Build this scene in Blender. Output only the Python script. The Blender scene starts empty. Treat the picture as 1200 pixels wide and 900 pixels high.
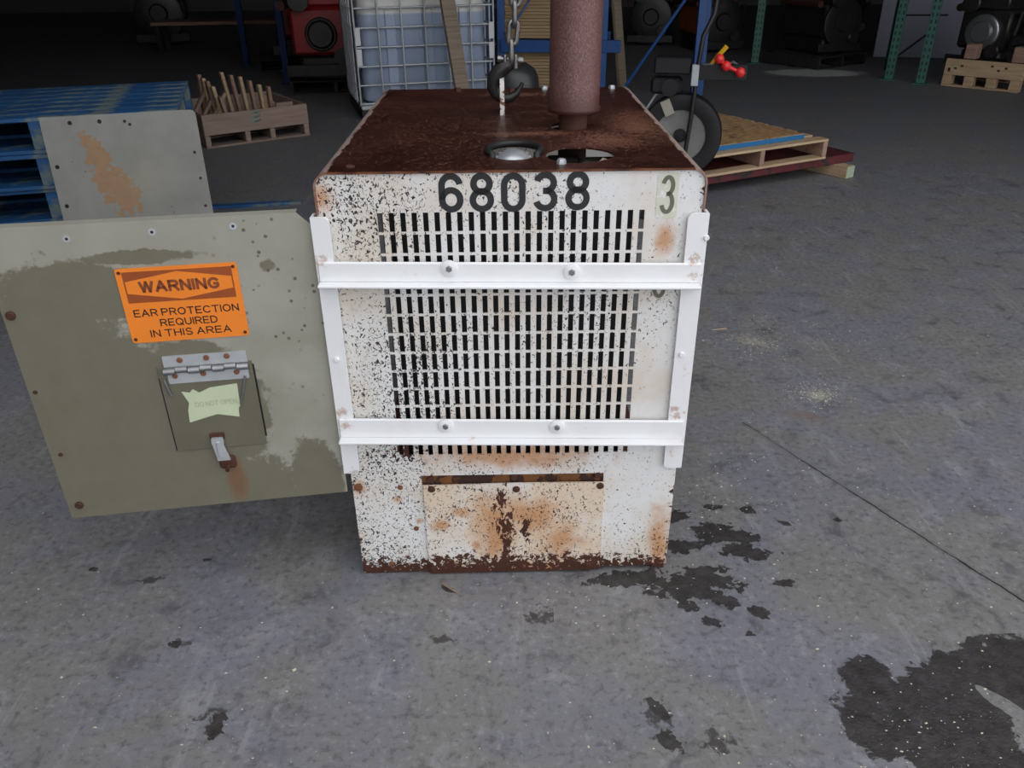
import bpy, math, random
import numpy as np
from mathutils import Vector, Matrix
from mathutils.geometry import tessellate_polygon

S = bpy.context.scene
COL = S.collection
rnd = random.Random(7)

# ------------------------------------------------------------------ camera
CAM_H, FPX, PITCH, ROLL = 1.5, 933.5, 0.50345, -0.01083
cam_d = bpy.data.cameras.new('camera'); cam = bpy.data.objects.new('camera', cam_d); COL.objects.link(cam)
cam_d.sensor_width = 36.0; cam_d.lens = FPX / 1200 * 36.0; cam_d.clip_start = 0.02; cam_d.clip_end = 200
_F = Vector((0, math.cos(PITCH), -math.sin(PITCH))); _R0 = Vector((1, 0, 0)); _U0 = _R0.cross(_F)
_R = _R0 * math.cos(ROLL) + _U0 * math.sin(ROLL); _U = -_R0 * math.sin(ROLL) + _U0 * math.cos(ROLL)
cam.matrix_world = Matrix(((_R.x, _U.x, -_F.x, 0), (_R.y, _U.y, -_F.y, 0), (_R.z, _U.z, -_F.z, CAM_H), (0, 0, 0, 1)))
S.camera = cam

# ------------------------------------------------------------------ daylight: one even overcast sky outside the roller door
world = bpy.data.worlds.new('overcast_sky'); S.world = world; world.use_nodes = True
bg = world.node_tree.nodes['Background']
bg.inputs[0].default_value = (0.97, 0.98, 1.02, 1); bg.inputs[1].default_value = 1.0
S.view_settings.view_transform = 'Standard'; S.view_settings.look = 'None'
S.view_settings.gamma = 1.0; S.view_settings.use_curve_mapping = False
S.view_settings.exposure = 0.88
S.cycles.use_denoising = True
S.cycles.max_bounces = 8; S.cycles.diffuse_bounces = 4; S.cycles.glossy_bounces = 4
S.cycles.sample_clamp_indirect = 4.0

# ------------------------------------------------------------------ measuring helpers (photo frame 1200x900 -> metres)
def _ray(x, y): return _F + _R * ((x - 600) / FPX) - _U * ((y - 450) / FPX)
_O = Vector((0, 0, CAM_H))
def gz(x, y, z=0.0):
    d = _ray(x, y); return _O + d * ((z - CAM_H) / d.z)
def gy(x, y, Y):
    d = _ray(x, y); return _O + d * (Y / d.y)
BX, BY, BA, BW, BH, BD = 0.0019, 1.6614, 0.0084, 0.824, 1.092, 1.078
_bu = Vector((math.cos(BA), math.sin(BA), 0)); _bv = Vector((-math.sin(BA), math.cos(BA), 0)); _bo = Vector((BX, BY, 0))
def face(x, y):
    d = _ray(x, y); t = ((_bo - _O).dot(_bv)) / d.dot(_bv); P = _O + d * t - _bo
    return P.dot(_bu), P.z
def deck(x, y):
    P = gz(x, y, BH) - _bo; return P.dot(_bu), P.dot(_bv)
DA, DB = Vector((-0.420, 1.662, 0)), Vector((-1.086, 1.564, 0))
_de = (DA - DB).normalized(); _dn = _de.cross(Vector((0, 0, 1)))
def doorp(x, y):
    d = _ray(x, y); t = (DB - _O).dot(_dn) / d.dot(_dn); P = _O + d * t
    return (P - DB).dot(_de), P.z

# ------------------------------------------------------------------ mesh builder
class MB:
    def __init__(s): s.v = []; s.f = []; s.m = []
    def add(s, vs, fs, mi=0):
        o = len(s.v); s.v += [Vector(p) for p in vs]; s.f += [tuple(i + o for i in f) for f in fs]; s.m += [mi] * len(fs); return s
    def box(s, x0, x1, y0, y1, z0, z1, mi=0):
        return s.add([(x0, y0, z0), (x1, y0, z0), (x1, y1, z0), (x0, y1, z0), (x0, y0, z1), (x1, y0, z1), (x1, y1, z1), (x0, y1, z1)],
                     [(0, 3, 2, 1), (4, 5, 6, 7), (0, 1, 5, 4), (1, 2, 6, 5), (2, 3, 7, 6), (3, 0, 4, 7)], mi)
    def cbox(s, x0, x1, y0, y1, z0, z1, c=0.004, mi=0):
        c = min(c, (x1 - x0) * .45, (y1 - y0) * .45, (z1 - z0) * .45)
        vs = []; idx = {}
        for ix, X in ((0, x0), (1, x1)):
            for iy, Y in ((0, y0), (1, y1)):
                for iz, Z in ((0, z0), (1, z1)):
                    sx, sy, sz = (c if ix == 0 else -c), (c if iy == 0 else -c), (c if iz == 0 else -c)
                    for a in range(3):
                        idx[(ix, iy, iz, a)] = len(vs)
                        vs.append((X + (0 if a == 0 else sx), Y + (0 if a == 1 else sy), Z + (0 if a == 2 else sz)))
        fs = []
        for a in range(3):
            o1, o2 = [(1, 2), (0, 2), (0, 1)][a]
            for k in (0, 1):
                q = []
                for b1, b2 in ((0, 0), (1, 0), (1, 1), (0, 1)):
                    t = [0, 0, 0]; t[a] = k; t[o1] = b1; t[o2] = b2; q.append(idx[(*t, a)])
                fs.append(tuple(q))
        for a in range(3):
            o1, o2 = [(1, 2), (0, 2), (0, 1)][a]
            for b1 in (0, 1):
                for b2 in (0, 1):
                    t = [0, 0, 0]; t[o1] = b1; t[o2] = b2; t2 = list(t); t2[a] = 1
                    fs.append((idx[(*t, o1)], idx[(*t2, o1)], idx[(*t2, o2)], idx[(*t, o2)]))
        for ix in (0, 1):
            for iy in (0, 1):
                for iz in (0, 1): fs.append((idx[(ix, iy, iz, 0)], idx[(ix, iy, iz, 1)], idx[(ix, iy, iz, 2)]))
        return s.add(vs, fs, mi)
    def tube(s, pts, r, n=10, closed=False, caps=True, mi=0, flat=1.0):
        pts = [Vector(p) for p in pts]; k = len(pts)
        rs = r if isinstance(r, (list, tuple)) else [r] * k
        tang = []
        for i in range(k):
            a = pts[(i - 1) % k] if (closed or i > 0) else pts[i]; b = pts[(i + 1) % k] if (closed or i < k - 1) else pts[i]
            tang.append((b - a).normalized())
        ref = Vector((0, 0, 1)) if abs(tang[0].z) < .9 else Vector((1, 0, 0))
        nrm = (ref - tang[0] * ref.dot(tang[0])).normalized()
        vs = []
        for i in range(k):
            nrm = (nrm - tang[i] * nrm.dot(tang[i])).normalized(); bi = tang[i].cross(nrm)
            for j in range(n):
                a = 2 * math.pi * j / n
                vs.append(pts[i] + nrm * (math.cos(a) * rs[i]) + bi * (math.sin(a) * rs[i] * flat))
        fs = []
        for i in range(k if closed else k - 1):
            i2 = (i + 1) % k
            for j in range(n): fs.append((i * n + j, i * n + (j + 1) % n, i2 * n + (j + 1) % n, i2 * n + j))
        if caps and not closed: fs.append(tuple(range(n - 1, -1, -1))); fs.append(tuple((k - 1) * n + j for j in range(n)))
        return s.add(vs, fs, mi)
    def cyl(s, p0, p1, r, n=16, r1=None, mi=0): return s.tube([p0, p1], [r, r if r1 is None else r1], n, mi=mi)
    def lathe(s, prof, n=24, o=(0, 0, 0), axis='z', mi=0, caps=True):
        o = Vector(o); vs = []
        for (r, h) in prof:
            for j in range(n):
                a = 2 * math.pi * j / n; c, d = math.cos(a) * r, math.sin(a) * r
                vs.append(o + (Vector((c, d, h)) if axis == 'z' else Vector((h, c, d)) if axis == 'x' else Vector((d, h, c))))
        k = len(prof); fs = []
        for i in range(k - 1):
            for j in range(n): fs.append((i * n + j, i * n + (j + 1) % n, (i + 1) * n + (j + 1) % n, (i + 1) * n + j))
        if caps and prof[0][0] > 1e-6: fs.append(tuple(range(n - 1, -1, -1)))
        if caps and prof[-1][0] > 1e-6: fs.append(tuple((k - 1) * n + j for j in range(n)))
        return s.add(vs, fs, mi)
    def plate(s, outer, holes=(), a=0.0, b=0.003, plane='xz', mi=0):
        # outer/holes: 2D loops; extruded from a to b along the third axis
        loops = [list(outer)] + [list(h) for h in holes]
        flat = [p for l in loops for p in l]
        tris = tessellate_polygon([[Vector((p[0], p[1], 0)) for p in l] for l in loops])
        def P(p, h): return (p[0], h, p[1]) if plane == 'xz' else (p[0], p[1], h) if plane == 'xy' else (h, p[0], p[1])
        nn = len(flat)
        vs = [P(p, a) for p in flat] + [P(p, b) for p in flat]
        fs = [tuple(t) for t in tris] + [tuple(i + nn for i in reversed(t)) for t in tris]
        st = 0
        for l in loops:
            k = len(l)
            for i in range(k): fs.append((st + i, st + (i + 1) % k, st + (i + 1) % k + nn, st + i + nn))
            st += k
        return s.add(vs, fs, mi)
    def stroke(s, path, w, closed=False, y=0.0, mi=0):
        k = len(path); vs = []
        for i in range(k):
            a = path[(i - 1) % k] if (closed or i > 0) else path[i]; b = path[(i + 1) % k] if (closed or i < k - 1) else path[i]
            dx, dz = b[0] - a[0], b[1] - a[1]; L = math.hypot(dx, dz) or 1
            nx, nz = -dz / L * w / 2, dx / L * w / 2
            vs += [(path[i][0] + nx, y, path[i][1] + nz), (path[i][0] - nx, y, path[i][1] - nz)]
        fs = []
        for i in range(k if closed else k - 1):
            j = (i + 1) % k; fs.append((2 * i, 2 * i + 1, 2 * j + 1, 2 * j))
        return s.add(vs, fs, mi)
    def xf(s, M, start=0):
        for i in range(start, len(s.v)): s.v[i] = M @ s.v[i]
        return s
    def mesh(s, name, mats, smooth=None):
        me = bpy.data.meshes.new(name); me.from_pydata([tuple(p) for p in s.v], [], s.f)
        for m in (mats if isinstance(mats, (list, tuple)) else [mats]): me.materials.append(m)
        me.polygons.foreach_set('material_index', s.m)
        import bmesh
        bm = bmesh.new(); bm.from_mesh(me); bmesh.ops.recalc_face_normals(bm, faces=bm.faces); bm.to_mesh(me); bm.free()
        if smooth is not None:
            me.polygons.foreach_set('use_smooth', [True] * len(me.polygons)); me.set_sharp_from_angle(angle=math.radians(smooth))
        me.update(); return me
    def build(s, name, mats, parent=None, smooth=None, **kw):
        return put(name, s.mesh(name, mats, smooth), parent, **kw)
def put(name, me, parent=None, loc=(0, 0, 0), rot=(0, 0, 0), M=None):
    o = bpy.data.objects.new(name, me); COL.objects.link(o)
    if parent: o.parent = parent
    if M is not None: o.matrix_local = M
    else: o.location = loc; o.rotation_euler = rot
    return o
def tag(o, label, cat, group=None, kind=None):
    o['label'] = label; o['category'] = cat
    if group: o['group'] = group
    if kind: o['kind'] = kind
    return o
def thing(name, label, cat, loc=(0, 0, 0), rz=0.0, group=None, rot=None):
    o = bpy.data.objects.new(name, None); COL.objects.link(o); o.empty_display_size = .1
    o.location = loc; o.rotation_euler = rot or (0, 0, rz); return tag(o, label, cat, group)
def struct(o): o['kind'] = 'structure'; return o
def circ(cx, cy, r, n=24, ry=None, a0=0): return [(cx + r * math.cos(a0 + 2 * math.pi * i / n), cy + (ry or r) * math.sin(a0 + 2 * math.pi * i / n)) for i in range(n)]
def rrect(x0, x1, z0, z1, r, n=5, corners=(1, 1, 1, 1)):   # corners: BL BR TR TL
    P = []
    for k, (cx, cz, a0) in enumerate(((x0 + r, z0 + r, math.pi), (x1 - r, z0 + r, 1.5 * math.pi), (x1 - r, z1 - r, 0), (x0 + r, z1 - r, .5 * math.pi))):
        if corners[k]: P += [(cx + r * math.cos(a0 + i / n * math.pi / 2), cz + r * math.sin(a0 + i / n * math.pi / 2)) for i in range(n + 1)]
        else: P.append(((x0, z0), (x1, z0), (x1, z1), (x0, z1))[k])
    return P
_G = None
def _glyphs():
    def A(cx, cz, rx, rz, a0, a1, n=10): return [(cx + rx * math.cos(math.radians(a0 + (a1 - a0) * i / n)), cz + rz * math.sin(math.radians(a0 + (a1 - a0) * i / n))) for i in range(n + 1)]
    g = {}
    g['E'] = (.62, [[(0, 0), (0, 1)], [(0, 0), (.62, 0)], [(0, .5), (.55, .5)], [(0, 1), (.62, 1)]])
    g['A'] = (.80, [[(0, 0), (.4, 1)], [(.4, 1), (.8, 0)], [(.14, .33), (.66, .33)]])
    g['R'] = (.70, [[(0, 0), (0, 1)], [(0, 1), (.42, 1)] + A(.42, .74, .27, .26, 90, -90) + [(0, .48)], [(.38, .48), (.70, 0)]])
    g['P'] = (.68, [[(0, 0), (0, 1)], [(0, 1), (.40, 1)] + A(.40, .74, .28, .26, 90, -90) + [(0, .48)]])
    g['O'] = (.84, [A(.42, .5, .42, .5, 0, 360, 28)])
    g['Q'] = (.84, [A(.42, .5, .42, .5, 0, 360, 28), [(.5, .25), (.86, -.04)]])
    g['T'] = (.74, [[(0, 1), (.74, 1)], [(.37, 1), (.37, 0)]])
    g['C'] = (.78, [A(.42, .5, .42, .5, 42, 318, 22)])
    g['G'] = (.82, [A(.42, .5, .42, .5, 42, 330, 22) + [(.80, .44), (.48, .44)]])
    g['I'] = (.0, [[(0, 0), (0, 1)]])
    g['N'] = (.70, [[(0, 0), (0, 1)], [(0, 1), (.7, 0)], [(.7, 0), (.7, 1)]])
    g['U'] = (.70, [[(0, 1), (0, .35)] + A(.35, .35, .35, .35, 180, 360) + [(.70, 1)]])
    g['D'] = (.74, [[(0, 0), (0, 1)], [(0, 1), (.30, 1)] + A(.30, .5, .44, .5, 90, -90, 16) + [(0, 0)]])
    g['H'] = (.70, [[(0, 0), (0, 1)], [(.7, 0), (.7, 1)], [(0, .5), (.7, .5)]])
    g['S'] = (.66, [A(.33, .75, .31, .25, 35, 270, 14) + A(.33, .25, .33, .25, 90, -145, 14)])
    g['W'] = (1.05, [[(0, 1), (.26, 0)], [(.26, 0), (.525, 1)], [(.525, 1), (.79, 0)], [(.79, 0), (1.05, 1)]])
    return g
def word_mb(body, h, width, sw, y=0.0, gap=.30):
    # lettering drawn in even strokes; h cap height, width total, sw stroke width
    global _G
    _G = _G or _glyphs(); tot = 0; items = []
    for i, ch in enumerate(body):
        if ch == ' ': tot += .30; continue
        items.append((tot, _G[ch])); tot += _G[ch][0] + gap
    tot -= gap; H = h - sw; k = (width - sw) / tot; mb = MB()
    for x0, (w_, ps) in items:
        for p in ps:
            q = [((x0 + a) * k - (width - sw) / 2, b * H - H / 2) for a, b in p]
            e = sw * .42
            for end, nx in ((0, 1), (-1, -2)):
                dx, dz = q[end][0] - q[nx][0], q[end][1] - q[nx][1]; L = math.hypot(dx, dz); q[end] = (q[end][0] + dx / L * e, q[end][1] + dz / L * e)
            mb.stroke(q, sw, False, y)
    return mb
# ------------------------------------------------------------------ procedural materials
class NT:
    def __init__(s, name):
        s.mat = bpy.data.materials.new(name); s.mat.use_nodes = True; s.t = s.mat.node_tree; s.b = s.t.nodes['Principled BSDF']
        s._c = None
    def n(s, typ): return s.t.nodes.new(typ)
    def L(s, a, b): s.t.links.new(a, b)
    def sv(s, sock, v):
        if hasattr(v, 'is_output') or isinstance(v, bpy.types.NodeSocket): s.L(v, sock)
        elif isinstance(v, (tuple, list)) and sock.type == 'RGBA' and len(v) == 3: sock.default_value = (*v, 1)
        else: sock.default_value = v
    @property
    def co(s):
        if s._c is None: s._c = s.n('ShaderNodeTexCoord').outputs['Object']
        return s._c
    def rand(s): return s.n('ShaderNodeObjectInfo').outputs['Random']
    def mapping(s, loc=(0, 0, 0), rot=(0, 0, 0), scale=(1, 1, 1), vec=None, typ='POINT'):
        m = s.n('ShaderNodeMapping'); m.vector_type = typ; s.L(vec or s.co, m.inputs['Vector'])
        m.inputs['Location'].default_value = loc; m.inputs['Rotation'].default_value = rot; m.inputs['Scale'].default_value = scale
        return m.outputs[0]
    def noise(s, scale, detail=3, rough=.55, dist=0.0, vec=None, out='Fac'):
        x = s.n('ShaderNodeTexNoise'); s.L(vec or s.co, x.inputs['Vector']); x.inputs['Scale'].default_value = scale; x.inputs['Detail'].default_value = detail
        x.inputs['Roughness'].default_value = rough; x.inputs['Distortion'].default_value = dist; return x.outputs[out]
    def vor(s, scale, vec=None, rnd_=1.0, out='Distance'):
        x = s.n('ShaderNodeTexVoronoi'); s.L(vec or s.co, x.inputs['Vector']); x.inputs['Scale'].default_value = scale; x.inputs['Randomness'].default_value = rnd_; return x.outputs[out]
    def m(s, op, a, b=0.0, c=None):
        x = s.n('ShaderNodeMath'); x.operation = op; s.sv(x.inputs[0], a); s.sv(x.inputs[1], b)
        if c is not None: s.sv(x.inputs[2], c)
        return x.outputs[0]
    def st(s, v, lo, hi, a=0.0, b=1.0):
        x = s.n('ShaderNodeMapRange'); x.interpolation_type = 'SMOOTHSTEP'; s.sv(x.inputs[0], v)
        for i, q in enumerate((lo, hi, a, b)): x.inputs[i + 1].default_value = q
        return x.outputs[0]
    def mix(s, f, a, b):
        x = s.n('ShaderNodeMix'); x.data_type = 'RGBA'; s.sv(x.inputs[0], f); s.sv(x.inputs[6], a); s.sv(x.inputs[7], b); return x.outputs[2]
    def xyz(s, vec=None):
        x = s.n('ShaderNodeSeparateXYZ'); s.L(vec or s.co, x.inputs[0]); return x.outputs
    def ell(s, c, r, ang=0.0, axis='z', vec=None):
        # 1 - normalised distance inside an ellipse on the xy (axis z) or xz (axis y) plane
        if axis == 'z': mp = s.mapping((c[0], c[1], 0), (0, 0, ang), (r[0], r[1], 1000), vec, 'TEXTURE')
        else: mp = s.mapping((c[0], 0, c[1]), (0, -ang, 0), (r[0], 1000, r[1]), vec, 'TEXTURE')
        l = s.n('ShaderNodeVectorMath'); l.operation = 'LENGTH'; s.L(mp, l.inputs[0])
        return s.m('SUBTRACT', 1.0, l.outputs['Value'])
    def mx(s, *v):
        o = v[0]
        for q in v[1:]: o = s.m('MAXIMUM', o, q)
        return o
    def bump(s, h, strength=.3, dist=.01):
        x = s.n('ShaderNodeBump'); s.L(h, x.inputs['Height']); x.inputs['Strength'].default_value = strength; x.inputs['Distance'].default_value = dist
        s.L(x.outputs[0], s.b.inputs['Normal'])
    def done(s, col, rough=.6, metal=0.0, spec=None):
        s.sv(s.b.inputs['Base Color'], col); s.sv(s.b.inputs['Roughness'], rough); s.sv(s.b.inputs['Metallic'], metal)
        if spec is not None: s.b.inputs['Specular IOR Level'].default_value = spec
        return s.mat
def paint(name, col, rough=.5, var=.25, sc=9.0, chip=None, dens=.66, csc=30, metal=0.0, bump=0.1):
    t = NT(name); n = t.noise(sc, 4); d = tuple(c * (1 - var) for c in col); e = tuple(min(1, c * (1 + var * .5)) for c in col)
    c = t.mix(n, d, e)
    if chip: c = t.mix(t.st(t.noise(csc, 5, .65), dens, dens + .03), c, chip)
    if bump: t.bump(t.noise(sc * 14, 3), bump, .004)
    return t.done(c, rough, metal)
def wood(name, a, b, rough=.75, stain=None):
    t = NT(name); g = t.noise(1.0, 5, .6, .4, t.mapping(scale=(2.5, 38, 38))); r = t.rand()
    c = t.mix(t.st(g, .3, .7), a, b)
    c = t.mix(t.m('MULTIPLY', r, .45), c, tuple(x * .55 for x in a))
    if stain: c = t.mix(t.st(t.noise(6, 4, .6), .5, .62), c, stain)
    t.bump(g, .25, .003); return t.done(c, rough)

M = {}
M['black'] = paint('black_paint', (.012, .012, .013), .45, .4)
M['rubber'] = paint('black_rubber', (.014, .014, .015), .55, .3)
M['dark_steel'] = paint('oily_dark_steel', (.035, .033, .032), .38, .5, 12, (.09, .05, .03), .62, 20, .3)
M['steel'] = paint('worn_steel', (.36, .37, .38), .35, .35, 30, (.2, .09, .04), .7, 40, .85)
M['galv'] = paint('galvanised_steel', (.56, .59, .61), .42, .25, 25, None, metal=.4)
M['chain'] = paint('grimy_chain_steel', (.30, .29, .28), .32, .5, 60, (.10, .05, .03), .62, 90, .8)
M['alu'] = paint('cast_aluminium', (.55, .57, .58), .3, .25, 40, None, metal=.9)
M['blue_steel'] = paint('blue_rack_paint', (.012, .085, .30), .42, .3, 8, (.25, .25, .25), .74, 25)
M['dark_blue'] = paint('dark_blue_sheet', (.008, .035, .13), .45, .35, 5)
M['green_steel'] = paint('green_rack_paint', (.035, .15, .115), .5, .3, 8, (.2, .2, .2), .74, 25)
M['red'] = paint('red_engine_paint', (.28, .012, .014), .4, .35, 10, (.02, .02, .02), .66, 14)
M['dull_red'] = paint('worn_dark_red_paint', (.12, .018, .022), .6, .5, 12, (.025, .02, .02), .55, 9)
M['orange_eng'] = paint('orange_engine_paint', (.42, .11, .015), .5, .4, 8, (.03, .02, .02), .6, 9)
M['yellow'] = paint('yellow_plastic', (.80, .48, .02), .4, .1)
M['red_knob'] = paint('red_plastic', (.75, .03, .03), .35, .1)
M['white_plain'] = paint('white_label', (.75, .76, .77), .55, .1)
M['lavender'] = paint('pale_grey_sheet', (.31, .32, .40), .6, .1, 3)
M['pine'] = wood('pale_pine', (.62, .46, .29), (.46, .31, .18))
M['pine_red'] = wood('weathered_pine', (.42, .27, .20), (.29, .18, .13))
M['crate_wood'] = wood('grey_crate_wood', (.40, .29, .235), (.29, .20, .16))
M['old_wood'] = wood('old_grey_wood', (.34, .27, .20), (.22, .17, .12))
M['black_wood'] = wood('blackened_wood', (.025, .02, .018), (.012, .010, .009))
M['blue_wood'] = wood('blue_painted_wood', (.012, .085, .24), (.02, .12, .30), .6, (.16, .20, .19))
M['tank'] = paint('black_tank_plastic', (.02, .021, .023), .38, .2)
M['card'] = wood('cardboard_edge', (.52, .37, .20), (.40, .27, .14))

def m_concrete(name, crack=False, patches=False, powder=False, smudges=(), wets=(), big=False):
    t = NT(name); co = t.co
    base = t.noise(2.3, 5, .62, .8); mid = t.noise(9, 6, .66, .6); fine = t.noise(48, 5, .65); grain = t.noise(130, 3, .6)
    streak = t.noise(2.6, 6, .65, .5, t.mapping(rot=(0, 0, .5), scale=(6, 1.0, 1)))
    c = t.mix(t.st(base, .40, .62), (.228, .223, .215), (.212, .216, .250))
    c = t.mix(t.st(mid, .47, .30, 0, .75), c, (.105, .105, .118)); c = t.mix(t.st(mid, .54, .70, 0, .7), c, (.30, .302, .325))
    c = t.mix(t.st(streak, .56, .74, 0, .5), c, (.37, .375, .405))
    c = t.mix(t.st(fine, .52, .66, 0, .7), c, (.115, .112, .116)); c = t.mix(t.st(fine, .45, .32, 0, .5), c, (.36, .36, .38))
    c = t.mix(t.st(grain, .58, .72, 0, .45), c, (.11, .108, .108))
    c = t.mix(t.st(t.noise(14, 4, .7), .60, .72, 0, .5), c, (.115, .108, .10))
    def nz(sc, det, ro, amp): return t.m('MULTIPLY', t.m('SUBTRACT', t.noise(sc, det, ro, .4), .5), amp)
    if patches:   # pale worn and rusty patches to the right of the machine
        q = nz(65, 4, .7, 3.0)
        p = gz(958, 463); c = t.mix(t.st(t.m('ADD', t.ell((p.x, p.y), (.10, .11), -.4), q), .45, .9, 0, .7), c, (.50, .47, .36))
        p = gz(880, 400); c = t.mix(t.st(t.m('ADD', t.ell((p.x, p.y), (.26, .14), -.5), q), .6, 1.0, 0, .6), c, (.48, .45, .36))
        p = gz(945, 487); c = t.mix(t.st(t.m('ADD', t.ell((p.x, p.y), (.14, .05), -.4), nz(9, 4, .6, 1.0)), .1, .8, 0, .5), c, (.25, .16, .13))
    if powder:    # absorbent powder sprinkled by the black skid
        p = gz(955, 86); c = t.mix(t.st(t.m('ADD', t.ell((p.x, p.y + .05), (.75, .42), -.1), nz(5, 4, .6, .6)), .05, .35, 0, .95), c, (.82, .82, .80))
    if smudges:
        es = []
        for (px, py, rx, ry) in smudges: p = gz(px, py); es.append(t.ell((p.x, p.y), (rx, ry)))
        c = t.mix(t.st(t.m('ADD', t.mx(*es), nz(34, 5, .65, 3.4)), .40, .8, 0, .85), c, (.05, .045, .042))
    h = t.m('ADD', fine, t.m('MULTIPLY', mid, 1.6)); r = t.st(mid, .3, .7, .50, .68)
    if crack:
        a, b = gz(870, 495), gz(1200, 705); ang = math.atan2(b.y - a.y, b.x - a.x)
        X = t.xyz(t.mapping((a.x, a.y, 0), (0, 0, ang), (1, 1, 1), None, 'TEXTURE'))
        dl = t.m('ABSOLUTE', t.m('ADD', X[1], nz(12, 4, .6, .018))); on = t.m('MULTIPLY', t.m('GREATER_THAN', X[0], 0), t.m('LESS_THAN', X[0], 6.0))
        ck = t.m('MULTIPLY', t.m('LESS_THAN', dl, t.st(t.noise(5, 3), .35, .7, .0009, .0042)), on)
        c = t.mix(t.m('MULTIPLY', t.st(dl, .02, .0, 0, .35), on), c, (.10, .095, .09)); c = t.mix(ck, c, (.03, .028, .027))
        h = t.m('SUBTRACT', h, t.m('MULTIPLY', ck, 2.0))
    wm = []
    if wets:      # spilled oil and water
        es = []
        for a_ in wets: p = gz(a_[0], a_[1]); es.append(t.ell((p.x, p.y), (a_[2], a_[3]), a_[4] if len(a_) > 4 else 0.0))
        wm.append(t.st(t.m('ADD', t.m('ADD', t.mx(*es), nz(26, 4, .6, 2.9)), nz(75, 3, .6, .9)), -.10, .02))
    if big:
        p1, p2, p3, p4, gap = gz(1090, 850), gz(1190, 800), gz(1000, 800), gz(1135, 805), gz(1168, 820)
        bs = t.mx(t.ell((p1.x, p1.y), (.22, .15), -.15), t.ell((p4.x, p4.y), (.16, .12)), t.ell((p2.x + .06, p2.y + .01), (.20, .16)), t.ell((p3.x + .04, p3.y), (.07, .09)), t.ell((1.35, .95), (.4, .25)), t.ell((1.0, .98), (.26, .14)))
        bs = t.m('SUBTRACT', bs, t.m('MULTIPLY', t.m('MAXIMUM', t.ell((gap.x, gap.y), (.085, .026), -.9), 0), 1.7))
        wm.append(t.st(t.m('ADD', t.m('ADD', bs, nz(13, 5, .68, 1.1)), nz(60, 3, .5, .25)), .10, .17))
    if wm:
        wet = t.mx(*wm); wc = t.mix(t.st(t.noise(30, 5, .65), .35, .7), (.030, .026, .024), (.062, .056, .055))
        wc = t.mix(t.st(t.noise(160, 3, .7), .66, .74, 0, .8), wc, (.17, .15, .11))
        c = t.mix(t.m('MULTIPLY', wet, .93), c, wc); r = t.m('SUBTRACT', r, t.m('MULTIPLY', wet, .14)); h = t.m('ADD', h, t.m('MULTIPLY', wet, t.m('MULTIPLY', grain, 1.4)))
    t.bump(h, .3, .006)
    return t.done(t.mix(.12, c, (0, 0, 0)), r, 0, .35)
FLOOR_MATS = [
    m_concrete('stained_concrete'),
    m_concrete('concrete_with_large_oil_stain', crack=True, big=True, wets=((885, 830, .02, .008, -.8),)),
    m_concrete('concrete_with_spatter', crack=True, wets=((812, 684, .12, .05, .1), (870, 645, .07, .035, -.2), (835, 625, .06, .05, .3), (790, 605, .05, .025), (740, 678, .10, .03, .05), (832, 727, .028, .018, -.5), (805, 710, .03, .018), (890, 718, .028, .018, -.6),
        (922, 683, .028, .012, .1), (876, 598, .025, .015, -.3), (838, 594, .03, .012), (820, 519, .03, .008, -.3), (918, 613, .02, .012, -.6), (982, 609, .013, .010), (880, 745, .012, .012), (865, 628, .05, .03), (800, 640, .05, .03, .3), (850, 705, .03, .02))),
    m_concrete('concrete_with_scuffs', smudges=((175, 680, .07, .03), (250, 845, .055, .06), (212, 755, .045, .025), (770, 840, .05, .10), (640, 720, .12, .05), (520, 750, .05, .03), (845, 870, .08, .05)),
        wets=((525, 690, .02, .008, -.6), (110, 667, .012, .008), (242, 656, .012, .007), (770, 830, .012, .035, .5), (785, 868, .02, .03, .3), (255, 850, .018, .03), (740, 680, .08, .022, .05), (205, 755, .015, .010))),
    m_concrete('concrete_with_sawdust', crack=True, patches=True),
    m_concrete('concrete_with_powder', powder=True)]
M['apron'] = paint('outdoor_concrete', (.33, .33, .325), .8, .2, 1.5)
M['wall'] = paint('dull_grey_cladding', (.16, .16, .165), .7, .15, .6)
M['roof'] = paint('dark_roof_lining', (.10, .10, .105), .8, .1, .5)

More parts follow.
